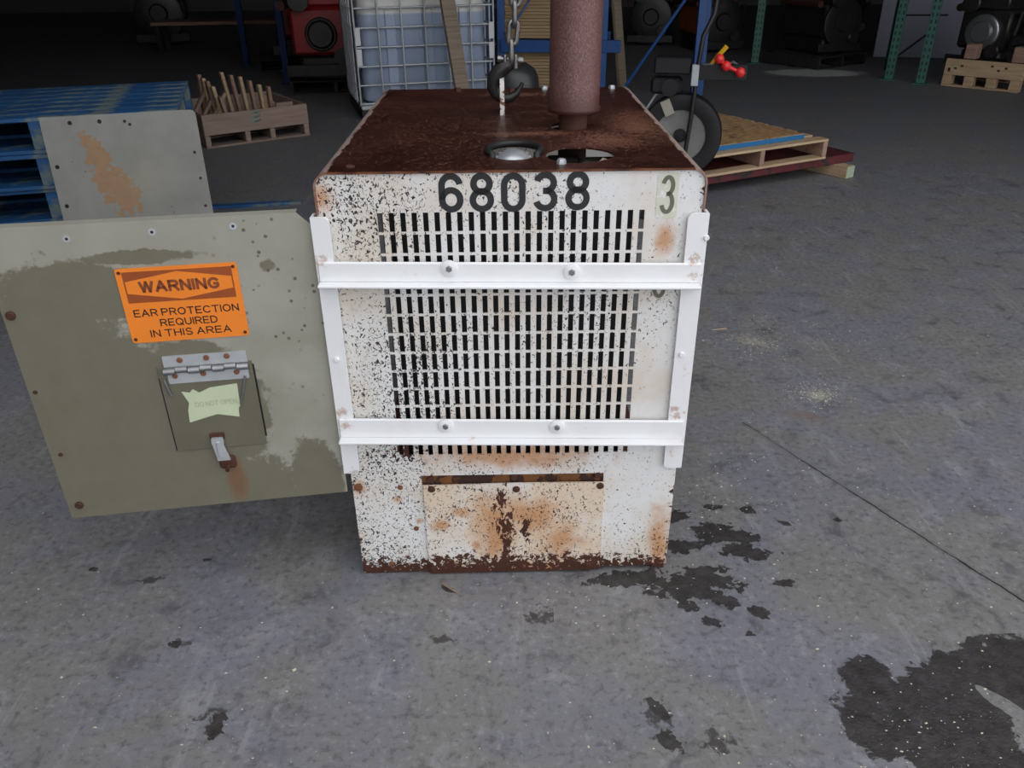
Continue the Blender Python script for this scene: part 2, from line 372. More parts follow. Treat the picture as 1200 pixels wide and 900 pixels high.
def m_chipped(name, cover=False):
    # once-white sheet metal, flaked down to black primer, rust along the foot and the edges
    t = NT(name); X = t.xyz(); u, z = X[0], X[2]
    warm = t.noise(4.5, 4, .6)
    c = t.mix(t.st(warm, .40 if not cover else .30, .66 if not cover else .56, 0, .75 if not cover else .92), (.80, .80, .79), (.70, .61, .50) if not cover else (.76, .61, .45))
    c = t.mix(t.st(t.noise(60, 3), .5, .8, 0, .35), c, (.62, .58, .52))
    # orange blooms
    bl = [t.ell(e, r_, 0, 'y') for e, r_ in (((-.395, .29), (.03, .035)), ((.385, .10), (.05, .17)), ((.395, .02), (.06, .07)), ((.33, .94), (.035, .06)), ((-.30, .25), (.02, .02)), ((-.33, .02), (.03, .015)), ((-.25, .18), (.016, .016)), ((-.40, 1.04), (.04, .06)), ((0, .38), (.33, .07)))]
    if cover: bl = [t.ell(e, r_, 0, 'y') for e, r_ in (((-.10, .10), (.022, .03)), ((-.14, .21), (.05, .03)), ((-.19, .17), (.045, .03)), ((.12, .10), (.10, .10)), ((-.05, .15), (.09, .2)), ((.0, .02), (.26, .045)), ((.04, .2), (.14, .09)))]
    om = t.m('ADD', t.mx(*bl), t.m('MULTIPLY', t.m('SUBTRACT', t.noise(16, 5, .65), .5), 1.5))
    c = t.mix(t.st(om, .1, .9, 0, .85), c, (.56, .27, .11))
    # flakes: density varies over the sheet
    dens = t.noise(3.2, 3, .5)
    left = t.st(u, -.05, -.36, 0, .055); low = t.st(z, .45, .05, 0, .03)
    right = t.st(u, .10, .30, 0, .055)
    bias = t.m('ADD', t.m('ADD', t.m('MULTIPLY', t.m('SUBTRACT', dens, .5), .34), t.m('ADD', left, low)), t.m('MULTIPLY', right, -.6))
    fl = t.noise(165, 3, .62, .9, t.mapping(scale=(1.0, 1, .75)))
    fl2 = t.noise(70, 4, .65, 1.0)
    flake = t.mx(t.st(t.m('ADD', fl, bias), .615, .640), t.st(t.m('ADD', fl2, t.m('MULTIPLY', bias, .8)), .665, .685))
    c = t.mix(flake, c, (.035, .028, .026))
    # rust: foot, rim, streaks
    foot = t.st(z, .11 if not cover else .14, -.012, 0, 1.25)
    rim = t.mx(t.st(u, .375, .425, 0, .85), t.st(u, -.385, -.43, 0, .85), t.st(z, 1.075, 1.098, 0, .75))
    rim = t.m('MULTIPLY', rim, t.st(t.noise(7, 3), .35, .65, .45, 1.0))
    src = t.m('ADD', t.mx(foot, rim), t.m('MULTIPLY', t.m('SUBTRACT', t.noise(60, 5, .7, .5), .5), 3.2))
    extra = [t.ell((-.27, .4), (.06, .035), 0, 'y'), t.ell((.0, .25), (.001, .001), 0, 'y')]
    if cover:
        extra = [t.ell((-.022, .03), (.05, .09), 0, 'y'), t.ell((-.025, .14), (.04, .16), .0, 'y'), t.ell((-.03, .25), (.03, .06), 0, 'y'), t.ell((.03, .15), (.02, .13), 0, 'y')]
    ex = t.m('ADD', t.mx(*extra), t.m('MULTIPLY', t.m('SUBTRACT', t.noise(52, 4, .62, .8, t.mapping(scale=(1.3, 1, .75))), .5), 4.2))
    rust = t.mx(t.st(src, .66, .80), t.st(ex, .62, .72))
    rc = t.mix(t.noise(30, 4), (.035, .012, .008), (.095, .030, .014))
    c = t.mix(rust, c, rc)
    h = t.m('SUBTRACT', t.m('MULTIPLY', t.noise(90, 3), .25), t.mx(flake, rust))
    t.bump(h, .5, .0012)
    return t.done(c, t.m('ADD', .42, t.m('MULTIPLY', rust, .3)), 0, .4)
M['chip'] = m_chipped('flaked_white_sheet'); M['chip_cover'] = m_chipped('flaked_white_cover', True)
def m_deck():
    t = NT('brown_rusted_deck'); X = t.xyz(); n = t.noise(7, 5, .65); f = t.noise(150, 3, .7)
    c = t.mix(t.st(n, .3, .75), (.020, .0056, .004), (.048, .0125, .008))
    sp = t.mx(t.ell((.24, .28), (.16, .16)), t.ell((.05, .36), (.20, .05)), t.ell((.03, .95), (.16, .06)), t.ell((.33, .45), (.12, .3)), t.m('MULTIPLY', t.ell((0, .5), (.6, .7)), .35))
    c = t.mix(t.st(t.m('ADD', t.m('MULTIPLY', sp, .22), f), .60, .66, 0, .8), c, (.24, .11, .07))
    edge = t.m('ADD', t.st(t.m('ABSOLUTE', X[0]), .366, .392, 0, .62), t.m('MULTIPLY', t.m('SUBTRACT', t.noise(28, 5, .7), .5), 1.2))
    c = t.mix(t.st(edge, .42, .56), c, (.36, .27, .23))
    lip = t.m('ADD', t.st(X[1], .012, -.004, 0, .5), t.m('MULTIPLY', t.m('SUBTRACT', t.noise(20, 4), .5), .8))
    c = t.mix(t.st(lip, .35, .6, 0, .8), c, (.22, .08, .035))
    t.bump(t.m('ADD', n, t.m('MULTIPLY', f, .3)), .18, .004)
    return t.done(c, t.st(n, .3, .7, .30, .48), 0, .4)
M['deck'] = m_deck()
def m_pipe():
    t = NT('rust_brown_pipe'); n = t.noise(420, 3, .6, 0, t.mapping(scale=(1, 1, .45))); b = t.noise(6, 4)
    z = t.xyz()[2]
    c = t.mix(t.st(n, .4, .68), (.10, .042, .038), (.19, .10, .092))
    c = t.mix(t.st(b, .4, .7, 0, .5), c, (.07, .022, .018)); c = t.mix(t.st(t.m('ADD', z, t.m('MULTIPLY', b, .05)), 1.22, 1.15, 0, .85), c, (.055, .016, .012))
    t.bump(n, .35, .0015); return t.done(c, .5, .1, .45)
M['pipe'] = m_pipe()
def m_guard():
    t = NT('white_guard_paint'); n = t.noise(14, 5, .65)
    c = t.mix(t.st(t.noise(6, 4), .5, .75, 0, .4), (.86, .87, .88), (.74, .70, .66)); c = t.mix(t.st(n, .64, .76, 0, .7), c, (.62, .40, .25))
    X = t.xyz(); ends = t.mx(*[t.ell((sx, z), (.035, .030), 0, 'y') for sx, z in ((-.41, .905), (.40, .86), (-.405, .49), (.40, .50), (-.40, .345), (.39, .52), (-.41, .52), (.40, .9))])
    c = t.mix(t.st(t.m('ADD', ends, t.m('MULTIPLY', t.m('SUBTRACT', t.noise(60, 4, .7), .5), 2.2)), .55, .95, 0, .6), c, (.44, .22, .11))
    return t.done(c, .45)
M['guard'] = m_guard()
M['rust'] = paint('dark_brown_rust', (.075, .024, .014), .75, .5, 40)
M['rust_bolt'] = paint('orange_rusted_bolt', (.22, .085, .04), .75, .5, 60)
M['slot_rust'] = paint('yellow_rust_strip', (.22, .085, .022), .75, .75, 22, (.04, .015, .01), .48, 14)
M['digit'] = paint('black_stencil_vinyl', (.022, .023, .026), .5, .3, 40, (.5, .48, .45), .70, 70, bump=0)
M['digit_olive'] = paint('olive_decal_print', (.15, .155, .11), .6, .2, 40, (.5, .52, .4), .68, 60, bump=0)
M['decal'] = paint('yellowed_decal_film', (.68, .69, .57), .45, .1, 20, (.80, .80, .78), .55, 35, bump=0)
def m_khaki(name, door=True):
    t = NT(name); X = t.xyz(); n = t.noise(5, 5, .6); n2 = t.noise(24, 5, .65)
    c = t.mix(t.st(n, .3, .7), (.29, .28, .225), (.365, .36, .31))
    if door:
        c = t.mix(t.st(X[2], .56, .72, 0, .6), c, (.34, .33, .275))
        dk = t.mx(t.ell((.06, .26), (.30, .47), 0, 'y'), t.ell((.20, .2), (.27, .34), 0, 'y'), t.ell((.16, .58), (.20, .09), 0, 'y'), t.ell((.25, .02), (.42, .16), 0, 'y'), t.m('SUBTRACT', t.ell((.30, .655), (.2, .03), 0, 'y'), .25), t.ell((.385, .27), (.15, .20), 0, 'y'), t.ell((.36, .40), (.11, .07), 0, 'y'), t.ell((.60, .04), (.08, .16), 0, 'y'), t.m('SUBTRACT', t.ell((.56, .62), (.06, .05), 0, 'y'), .6))
        dm = t.m('ADD', dk, t.m('ADD', t.m('MULTIPLY', t.m('SUBTRACT', t.noise(9, 5, .62, .5), .5), .7), t.m('MULTIPLY', t.m('SUBTRACT', t.noise(45, 4, .7), .5), .5)))
        c = t.mix(t.st(dm, .12, .24, 0, .92), c, t.mix(n2, (.13, .12, .08), (.185, .172, .12)))
        sp = t.st(t.vor(55), .26, .18); spz = t.mx(t.ell((.56, .60), (.14, .16), 0, 'y'), t.ell((.62, .5), (.10, .25), 0, 'y'))
        c = t.mix(t.m('MULTIPLY', t.m('MULTIPLY', sp, t.st(t.noise(12, 2), .47, .53)), t.st(spz, 0, .3, 0, .85)), c, (.085, .08, .07))
        ru = t.m('ADD', t.ell((.405, .07), (.035, .10), 0, 'y'), t.m('MULTIPLY', t.m('SUBTRACT', n2, .5), .8)); c = t.mix(t.st(ru, .05, .7, 0, .65), c, (.20, .085, .035))
    else:
        rs = t.m('ADD', t.mx(t.ell((.27, .52), (.10, .13), .5, 'y'), t.ell((.22, .66), (.06, .13), .3, 'y'), t.ell((.31, .46), (.085, .09), 0, 'y')), t.m('MULTIPLY', t.m('SUBTRACT', t.vor(42), .35), .9))
        c = t.mix(t.st(n, .3, .7), (.26, .26, .235), (.32, .32, .295))
        c = t.mix(t.st(rs, .34, .42, 0, .9), c, t.mix(n2, (.30, .155, .07), (.44, .29, .16)))
        c = t.mix(t.m('MULTIPLY', t.st(t.vor(28), .13, .08), t.st(t.noise(9, 2), .56, .62)), c, (.10, .08, .06))
        c = t.mix(t.st(t.ell((.42, .55), (.2, .2), 0, 'y'), 0, 1, 0, .3), c, (.40, .36, .24))
    return t.done(c, t.st(n2, .3, .7, .42, .58), 0, .4)
M['khaki'] = m_khaki('khaki_dirty_paint'); M['grey_panel'] = m_khaki('grey_panel_paint', False)
M['khaki_hatch'] = paint('olive_hatch_paint', (.15, .14, .098), .5, .3, 8)
M['sign_orange'] = paint('orange_sign_face', (.95, .26, .024), .4, .12, 10, bump=0)
M['sign_brown'] = paint('faded_brown_ink', (.35, .075, .012), .5, .25, 14, bump=0)
M['sign_word'] = paint('brown_sign_letters', (.26, .065, .020), .5, .2, 14, bump=0)
M['ink'] = paint('black_ink', (.035, .012, .008), .5, .1, bump=0)
M['sticker'] = paint('faded_green_sticker', (.58, .66, .45), .5, .12, 20, bump=0)
M['faint_ink'] = paint('faded_sticker_ink', (.44, .51, .34), .5, .1, bump=0)
def m_liquid():
    t = NT('translucent_tote_bottle'); z = t.xyz()[2]; n = t.noise(3, 3)
    c = t.mix(t.st(z, .93, .955), t.mix(n, (.30, .37, .50), (.36, .43, .56)), (.66, .66, .62)); return t.done(c, .35, 0, .5)
M['liquid'] = m_liquid()
def m_osb():
    t = NT('strand_board'); v = t.vor(28, t.mapping(scale=(1, 2.4, 1)), 1, 'Color'); n = t.noise(12, 5, .6)
    c = t.mix(t.xyz(v)[0], (.55, .35, .17), (.30, .16, .07)); c = t.mix(t.st(n, .55, .72), c, (.11, .065, .035)); return t.done(c, .7)
M['osb'] = m_osb()
M['blue_edge'] = paint('blue_edge_paint', (.015, .16, .38), .5, .2)
M['green_end'] = paint('pale_green_lumber_end', (.42, .50, .36), .7, .2, 20)
M['crumb'] = paint('pale_wood_crumbs', (.62, .58, .46), .8, .35, 40, bump=0)
M['chalk'] = paint('faded_green_chalk', (.22, .33, .27), .9, .4, 30, bump=0)

# ================================================================== THE PLACE
def quad(mb, x0, x1, y0, y1, mi): mb.add([(x0, y0, 0), (x1, y0, 0), (x1, y1, 0), (x0, y1, 0)], [(0, 1, 2, 3)], mi)
fmb = MB(); x_ = (-14, -1.6, .10, .58, 1.9, 3.0, 5.6, 14); y_ = (-3, .6, 1.42, 2.15, 4.2, 10.0, 12.6, 24)
zone = {(1, 1): 3, (2, 1): 3, (3, 1): 1, (1, 2): 3, (2, 2): 2, (3, 2): 2, (2, 3): 4, (3, 3): 4, (4, 3): 4, (5, 5): 5}
for i in range(7):
    for j in range(7): quad(fmb, x_[i], x_[i + 1], y_[j], y_[j + 1], zone.get((i, j), 0))
fl = fmb.build('floor', FLOOR_MATS); struct(fl)
ap = MB().add([(-60, -60, -.004), (60, -60, -.004), (60, -3.0, -.004), (-60, -3.0, -.004)], [(0, 1, 2, 3)]).build('ground_apron', M['apron']); struct(ap)
OX0, OX1, OH, FY = -2.2, 8.5, 5.2, 2.7
struct(MB().box(-14, OX0, FY - .2, FY, 0, 6.2).box(OX1, 14, FY - .2, FY, 0, 6.2).box(OX0, OX1, FY - .2, FY, OH, 6.2).build('wall_front', M['wall']))
struct(MB().box(-2.65, -2.2, -9, FY - .2, 0, 5.6).build('wall_light_block', M['wall']))  # added wall out of view, blocks sky light to darken the left floor
struct(MB().box(-14.2, -14, FY - .2, 24, 0, 6.2).build('wall_left', M['wall']))
struct(MB().box(14, 14.2, FY - .2, 24, 0, 6.2).build('wall_right', M['wall']))
struct(MB().box(-14.2, 14.2, 24, 24.2, 0, 6.2).build('wall_back', M['wall']))
struct(MB().box(-14.2, 14.2, FY - .2, 24.2, 6.2, 6.4).build('ceiling', M['roof']))

# ================================================================== MACHINE ENCLOSURE
enc = thing('generator_enclosure', 'rusty white metal machine enclosure numbered 68038 with slotted grille and tall exhaust pipe', 'enclosure', (BX, BY, 0), BA)
HW = BW / 2
def front_panel():
    mb = MB(); T = .004
    gp, sw = .02430, .0116; gx0 = -(23 * gp + sw) / 2
    cols = [(gx0 + i * gp, gx0 + i * gp + sw) for i in range(24)]
    rows = [(1.004 - k * .048 - .0425, 1.004 - k * .048) for k in range(13)]
    s0, s1, sz0, sz1 = -.235, .229, .292, .323
    R = .032
    xs = sorted(set([-HW, -HW + R, HW - R, HW, s0, s1] + [a for c in cols for a in c]))
    zs = sorted(set([0.0, sz0, sz1, BH - R - .002, BH - .002] + [a for c in rows for a in c]))
    def solid(i, j):
        if i < 0 or j < 0 or i >= len(xs) - 1 or j >= len(zs) - 1: return False
        x, z = (xs[i] + xs[i + 1]) / 2, (zs[j] + zs[j + 1]) / 2
        if any(a < x < b for a, b in cols) and any(a < z < b for a, b in rows): return False
        if s0 < x < s1 and sz0 < z < sz1: return False
        if z > zs[-2] and (x < -HW + R or x > HW - R): return False
        return True
    nx, nz = len(xs), len(zs); V = {}
    vs = []
    def vid(i, j, k):
        if (i, j, k) not in V:
            z = zs[j]; x = xs[i]
            if z < .001: z = .003 + .014 * (x + HW) / BW
            V[(i, j, k)] = len(vs); vs.append((x, T * k, z))
        return V[(i, j, k)]
    fs = []
    for i in range(nx - 1):
        for j in range(nz - 1):
            if not solid(i, j): continue
            for k in (0, 1): fs.append((vid(i, j, k), vid(i + 1, j, k), vid(i + 1, j + 1, k), vid(i, j + 1, k)))
            for (di, dj, a, b) in ((-1, 0, (0, 0), (0, 1)), (1, 0, (1, 0), (1, 1)), (0, -1, (0, 0), (1, 0)), (0, 1, (0, 1), (1, 1))):
                if not solid(i + di, j + dj):
                    fs.append((vid(i + a[0], j + a[1], 0), vid(i + b[0], j + b[1], 0), vid(i + b[0], j + b[1], 1), vid(i + a[0], j + a[1], 1)))
    mb.add(vs, fs)
    for sx in (-1, 1):   # rounded top corners
        c = (sx * (HW - R), zs[-2]); P = [c] + [(c[0] + sx * R * math.sin(i / 6 * math.pi / 2), c[1] + R * math.cos(i / 6 * math.pi / 2)) for i in range(7)]
        mb.plate(P, a=0, b=T)
    # folded return flanges along both sides and the foot
    mb.box(-HW, -HW + .003, T, .03, .02, BH - R); mb.box(HW - .003, HW, T, .03, .02, BH - R); mb.box(-HW + .003, HW - .003, T, .03, .016, .019)
    return mb.build('front_panel', M['chip'], enc)
front_panel()
# strip seen in the gap above the cover
MB().cbox(-.25, .245, .006, .02, .27, .335, .002).build('rusty_strip', M['slot_rust'], enc)
cov = MB(); cov.plate([(-.231, .004), (.231, .010), (.231, .299), (.0, .300), (-.231, .296)], a=-.0075, b=-.0030); cov = cov.build('access_cover', M['chip_cover'], enc); cov['label'] = 'rust-streaked white access cover'
def bolt(p, r, mat, parent, name='bolt', t=.005, axis='y', n=6):
    mb = MB(); h = t
    if axis == 'y': mb.lathe([(r * 1.0, 0), (r, -h * .6), (r * .75, -h), (0, -h)], n, p, 'y')
    else: mb.lathe([(r, 0), (r, h * .6), (r * .75, h), (0, h)], n, p, 'z')
    return mb.build(name, mat, parent, 40)
for px, py, m in ((506, 571, 'rust'), (605, 571, 'rust'), (703, 567, 'rust'), (508, 664, 'rust'), (688, 659, 'rust')):
    u, z = face(px, py); bolt((u, -.0075, z), .0095, M[m], cov, 'screw', .004, n=12)
for px, py in ((504, 563), (602, 560), (700, 557)):
    u, z = face(px, py); bolt((u, .006, z), .010, M['rust'], enc, 'screw', .008, n=12)
for px, py in ((420, 571), (488, 619), (459, 660), (469, 571)):
    u, z = face(px, py); bolt((u, 0, z), .011 if px == 420 else .007, M['rust_bolt'], enc, 'rivet', .004, n=12)
# stencilled number and old decal
def arc(cx, cz, rx, rz, a0, a1, n=22): return [(cx + rx * math.cos(math.radians(a0 + (a1 - a0) * i / n)), cz + rz * math.sin(math.radians(a0 + (a1 - a0) * i / n))) for i in range(n + 1)]
def digit(ch, h, w, sw):
    # centred strokes, list of (path, closed)
    W, H = (w - sw) / 2, (h - sw) / 2
    if ch == '0':
        return [(arc(0, H * .42, W, H * .58, 0, 180, 14) + arc(0, -H * .42, W, H * .58, 180, 360, 14), True)]
    if ch == '8': return [(arc(0, H * .52, W * .88, H * .48, 0, 360, 26)[:-1], True), (arc(0, -H * .46, W, H * .54, 0, 360, 26)[:-1], True)]
    if ch == '3': return [(arc(0, H * .52, W * .92, H * .48, 165, -80, 20), False), (arc(0, -H * .46, W, H * .54, 85, -165, 20), False), ([(-W * .25, H * .05), (W * .3, H * .05)], False)]
    if ch == '6': return [(arc(0, -H * .42, W, H * .58, 0, 360, 26)[:-1], True), (arc(0, H * .42, W, H * .58, 10, 180, 14) + [(-W, 0), (-W, -H * .42)], False)]
for ch, px, py in (('6', 528.5, 226), ('8', 564.5, 225.5), ('0', 601.5, 225.5), ('3', 639, 224.5), ('8', 677, 223.5)):
    u, z = face(px, py); mb = MB()
    for pth, cl in digit(ch, .084, .052, .0138): mb.stroke([(u + a, z + b) for a, b in pth], .0138, cl, -.0008)
    d = mb.build('stencil_digit', M['digit'], enc); d['label'] = 'black digit ' + ch
u, z = face(783, 228)
MB().plate(rrect(u - .024, u + .021, z - .050, z + .047, .006), a=-.0009, b=-.0002).build('decal_film', M['decal'], enc)
mb = MB()
for pth, cl in digit('3', .083, .031, .009): mb.stroke([(u + a - .0015, z + b) for a, b in pth], .009, cl, -.0014)
mb.build('decal_digit', M['digit_olive'], enc)['label'] = 'olive digit 3 on yellowed film'
u, z = face(773, 330); mb = MB()
for pth, cl in digit('0', .078, .030, .009): mb.stroke([(u + a, z + b) for a, b in pth], .009, cl, -.0012)
mb.build('decal_digit', M['digit_olive'], enc)['label'] = 'olive digit half hidden under the upper guard bar'

# welded guard frame
def upright(x0, x1, z0, z1, flip):
    mb = MB(); mb.plate(rrect(x0, x1, z0, z1, .014, 5, (0, 1, 1, 0) if flip else (1, 0, 0, 1)), a=-.014, b=-.006)
    xo = (x0, x0 + .006) if flip else (x1 - .006, x1)
    mb.box(xo[0], xo[1], -.006, .02, z0, z1)
    return mb.build('guard_upright', M['guard'], enc)
upright(-.4255, -.386, .343, 1.000, True); upright(.3765, .4215, .345, .998, False)
for (zl, zr, h) in ((.904, .889, .046), (.507, .487, .052)):
    mb = MB(); mb.cbox(-.421, .415, -.022, -.014, -h, 0, .003); mb.cbox(-.421, .415, -.044, -.014, -h - .007, -h, .002)
    mb.xf(Matrix.Translation((0, 0, (zl + zr) / 2)) @ Matrix.Rotation(-math.atan((zr - zl) / .836), 4, 'Y'))
    mb.build('guard_rail', M['guard'], enc)
for px, py in ((527, 310), (669, 314), (523, 493), (652, 494)):
    u, z = face(px, py); w = MB().lathe([(.0185, 0), (.0185, -.004), (.0165, -.0055), (0, -.0055)], 20, (u, -.022, z), 'y').build('washer', M['guard'], enc, 40)
    bolt((u, -.0275, z), .0075, M['steel'], w, 'bolt', .005)
for px, py in ((396, 418), (797, 412), (826, 276)):
    u, z = face(px, py); bolt((u, -.014, z), .0065, M['guard'], enc, 'bolt', .006, n=10)

# deck with its openings
mb = MB(); RD = .032
h1, h2, h3 = (.010, .158), (.145, .128), (.155, .438)
hole2 = circ(h2[0], h2[1], .066, 28, .078); hole2 = [(x + (max(0, x - h2[0]) ** 2) * 4.5, y) for x, y in hole2]
mb.plate([(-HW + RD, -.006), (HW - RD, -.006), (HW - RD, BD), (-HW + RD, BD)], [circ(*h1, .060, 28, .072), hole2, circ(*h3, .047, 24)], BH - .004, BH, 'xy')
for sx in (-1, 1):
    prof = [(HW - RD, BH)] + [(HW - RD + RD * math.sin(a), BH - RD + RD * math.cos(a)) for a in [i / 6 * math.pi / 2 for i in range(1, 7)]] + [(HW, BH - .09)]
    inn = [(HW - .004, BH - .09)] + [(HW - RD + (RD - .004) * math.sin(a), BH - RD + (RD - .004) * math.cos(a)) for a in [i / 6 * math.pi / 2 for i in range(6, 0, -1)]] + [(HW - RD, BH - .004)]
    mb.plate([(sx * x, z) for x, z in prof + inn], a=-.006, b=BD, plane='xz')
dk = mb.build('deck', M['deck'], enc, 50); dk['label'] = 'dark brown rusted top deck'
mb = MB(); mb.cbox(-HW + .03, HW - .03, BD - .004, BD, .02, BH - .006, .001); mb.build('rear_panel', M['chip'], enc)
for x0 in (-HW, HW - .04):
    MB().cbox(x0, x0 + .04, BD - .045, BD - .005, .0, BH - .09, .002).build('corner_post', M['chip'], enc)
    MB().cbox(x0, x0 + .04, .031, BD - .045, .0, .07, .002).build('base_rail', M['rust'], enc)
    MB().cbox(x0 + (.004 if x0 < 0 else 0), x0 + (.04 if x0 < 0 else .036), .004, .03, 0, .03, .002).build('foot', M['rust'], enc)
MB().cbox(-HW + .04, HW - .04, .1, BD - .05, .04, .07, .002).build('base_plate', M['rust'], enc)
# radiator and engine inside
mb = MB(); mb.cbox(-.285, .285, .055, .14, .30, 1.0, .004)
rad = mb.build('radiator', M['black'], enc)
mb = MB().cbox(-.27, .088, .045, .27, 1.001, 1.056, .008); otk = paint('dull_olive_tank', (.15, .14, .115), .6, .3); mb.build('radiator_tank', otk, enc); MB().cbox(.168, .285, .045, .27, 1.001, 1.056, .008).build('radiator_tank', otk, enc); MB().cbox(.09, .166, .24, .27, .9, 1.06, .004).build('dark_gap_plate', M['black'], enc)  # last black plate stands in for the dark gap between the tank halves
mb = MB().cbox(-.2, .2, .3, .95, .12, .62, .02).cbox(-.13, .13, .32, .9, .62, .82, .02); mb.build('engine_block', M['dark_steel'], enc)
mb = MB().lathe([(.20, 0), (.20, .02), (.05, .03), (.05, .10), (0, .10)], 24, (0, .18, .6), 'y'); mb.build('cooling_fan', M['black'], enc, 40)
mb = MB().tube([(.15, .45, 1.0), (.15, .45, .9), (.10, .5, .84), (.08, .6, .8)], .036, 14); mb.build('exhaust_elbow', M['rust'], enc, 50)
# filler cap with hose
mb = MB().lathe([(.024, -.03), (.024, 0), (.036, .002), (.038, .010), (.030, .016), (.016, .024), (0, .024)], 24); mb.xf(Matrix.Translation((.008, .128, BH - .012)) @ Matrix.Rotation(.10, 4, 'X'))
for i in range(10):
    a = i * math.pi / 5; st = len(mb.v); mb.cbox(-.004, .004, -.005, .005, 0, .01, .001); mb.xf(Matrix.Translation((.008 + .036 * math.cos(a), .128 + .036 * math.sin(a), BH - .010 + .0046 * math.sin(a))) @ Matrix.Rotation(a, 4, 'Z'), st)
cp = mb.build('filler_cap', paint('bright_cap_metal', (.60, .63, .66), .28, .25, 40, metal=.6), enc, 40)
P = [(.010 + .060 * math.cos(math.radians(a)), .158 + .068 * math.sin(math.radians(a)), BH + .006) for a in range(-35, 216, 10)]
P = [(P[0][0] - .002, P[0][1] - .01, BH - .03)] + P + [(P[-1][0] + .002, P[-1][1] - .01, BH - .03)]
MB().tube(P, .0075, 10).build('overflow_hose', M['rubber'], enc, 60)
for px, py in ((658, 192), (537, 107), (717, 104), (638, 105), (410, 196), (600, 108)):
    u, v = deck(px, py); bolt((u, v, BH), .010, M['galv'] if px in (658, 717, 638) else M['rust'], enc, 'bolt', .011 if px != 410 else .005, 'z')
P = [(.165 + .020 * math.cos(a), .07, BH - .03 + .01 * math.sin(a)) for a in (0, 1, 2, 3)]
MB().tube([(.205, .13, BH - .035), (.215, .12, BH - .012), (.205, .105, BH - .005), (.19, .10, BH - .02)], .004, 8).build('wire', M['old_wood'], enc, 60)
# exhaust stack
ex, ey = .164, .438
mb = MB().lathe([(.0365, .98), (.0365, 1.165)], 28, (ex, ey, 0)); mb.build('exhaust_stub', M['rust'], enc, 40); MB().lathe([(.0368, BH - .02), (.07, BH - .02), (.07, BH - .012), (.0368, BH - .012), (.0368, BH - .02)], 24, (ex, ey, 0), caps=False).build('hole_darkening_disc', M['rust'], enc)  # flat disc is an addition, keeps the hole round the stub dark
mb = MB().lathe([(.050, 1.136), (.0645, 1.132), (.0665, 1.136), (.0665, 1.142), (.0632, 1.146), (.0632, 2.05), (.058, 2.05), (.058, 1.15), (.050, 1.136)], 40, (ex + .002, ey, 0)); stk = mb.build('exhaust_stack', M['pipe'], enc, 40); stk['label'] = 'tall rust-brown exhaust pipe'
# lifting eye
mb = MB()
lo = [(.605, BH - .03), (.685, BH - .03), (.685, 1.15)] + [(.645 + .04 * math.cos(a), 1.15 + .035 * math.sin(a)) for a in [i / 10 * math.pi for i in range(1, 10)]] + [(.605, 1.15)]
mb.plate(lo, [circ(.645, 1.141, .026, 20)], -.021, -.009, 'yz'); mb.build('lifting_eye', paint('rusty_white_eye', (.78, .74, .70), .5, .2, 20, (.20, .07, .035), .52, 45), enc, 40)['label'] = 'white lifting eye with rust'

# ------------------------------------------------ opened side door (hinged on the front left edge)
inv = Matrix.Translation((BX, BY, 0)) @ Matrix.Rotation(BA, 4, 'Z')
ang = math.atan2(_de.y, _de.x)
DW, DZ0, DZ1 = .668, .275, 1.008
door_M = inv.inverted() @ Matrix.Translation(DB + Vector((0, 0, DZ0))) @ Matrix.Rotation(ang, 4, 'Z')
DH = DZ1 - DZ0
mb = MB(); mb.plate([(0, 0), (DW, 0), (DW, DH - .03), (DW - .03, DH), (0, DH)], a=0, b=.003)
mb.box(0, .003, .003, .028, 0, DH); mb.box(.003, DW - .003, .003, .028, 0, .003); mb.box(.003, DW - .03, .003, .028, DH - .003, DH); mb.box(DW - .003, DW, .003, .028, 0, DH - .03)
door = mb.build('side_door', M['khaki'], enc, M=door_M); door['label'] = 'khaki side door swung open, with orange warning sign'
def dp(px, py): s, z = doorp(px, py); return s, z - DZ0
# warning sign
mb = MB(); sx0, sx1, sz0, sz1 = .2475, .4985, .458, .632
mb.plate(rrect(sx0, sx1, sz0, sz1, .006), a=-.0022, b=-.0002)
sign = mb.build('warning_sign', M['sign_orange'], door)
cx = (sx0 + sx1) / 2
mb = MB(); fx0, fx1, fz0, fz1 = sx0 + .013, sx1 - .012, .553, .624
hx = [(fx0 + .003, .575), (cx, .5565), (fx1 - .003, .575), (fx1 - .003, .602), (cx, .6205), (fx0 + .003, .602)]
mb.plate([(fx0, fz0), (fx1, fz0), (fx1, fz1), (fx0, fz1)], [hx], -.0026, -.0022); mb.build('sign_banner', M['sign_brown'], door)
t = word_mb('WARNING', .0265, .168, .0062, -.0027, .34); t.xf(Matrix.Translation((cx, 0, .5885))); t.build('sign_lettering', M['sign_word'], door)
for s_, zc, wd in (('EAR PROTECTION', .5285, .222), ('REQUIRED', .5035, .122), ('IN THIS AREA', .4785, .173)):
    t = word_mb(s_, .0175, wd, .0026, -.0027); t.xf(Matrix.Translation((cx + .003, 0, zc))); t.build('sign_lettering', M['ink'], door)
for x in (sx0 + .008, sx1 - .008):
    for z in (sz0 + .009, sz1 - .009): bolt((x, -.0022, z), .0038, M['rust'], door, 'rivet', .002, n=10)
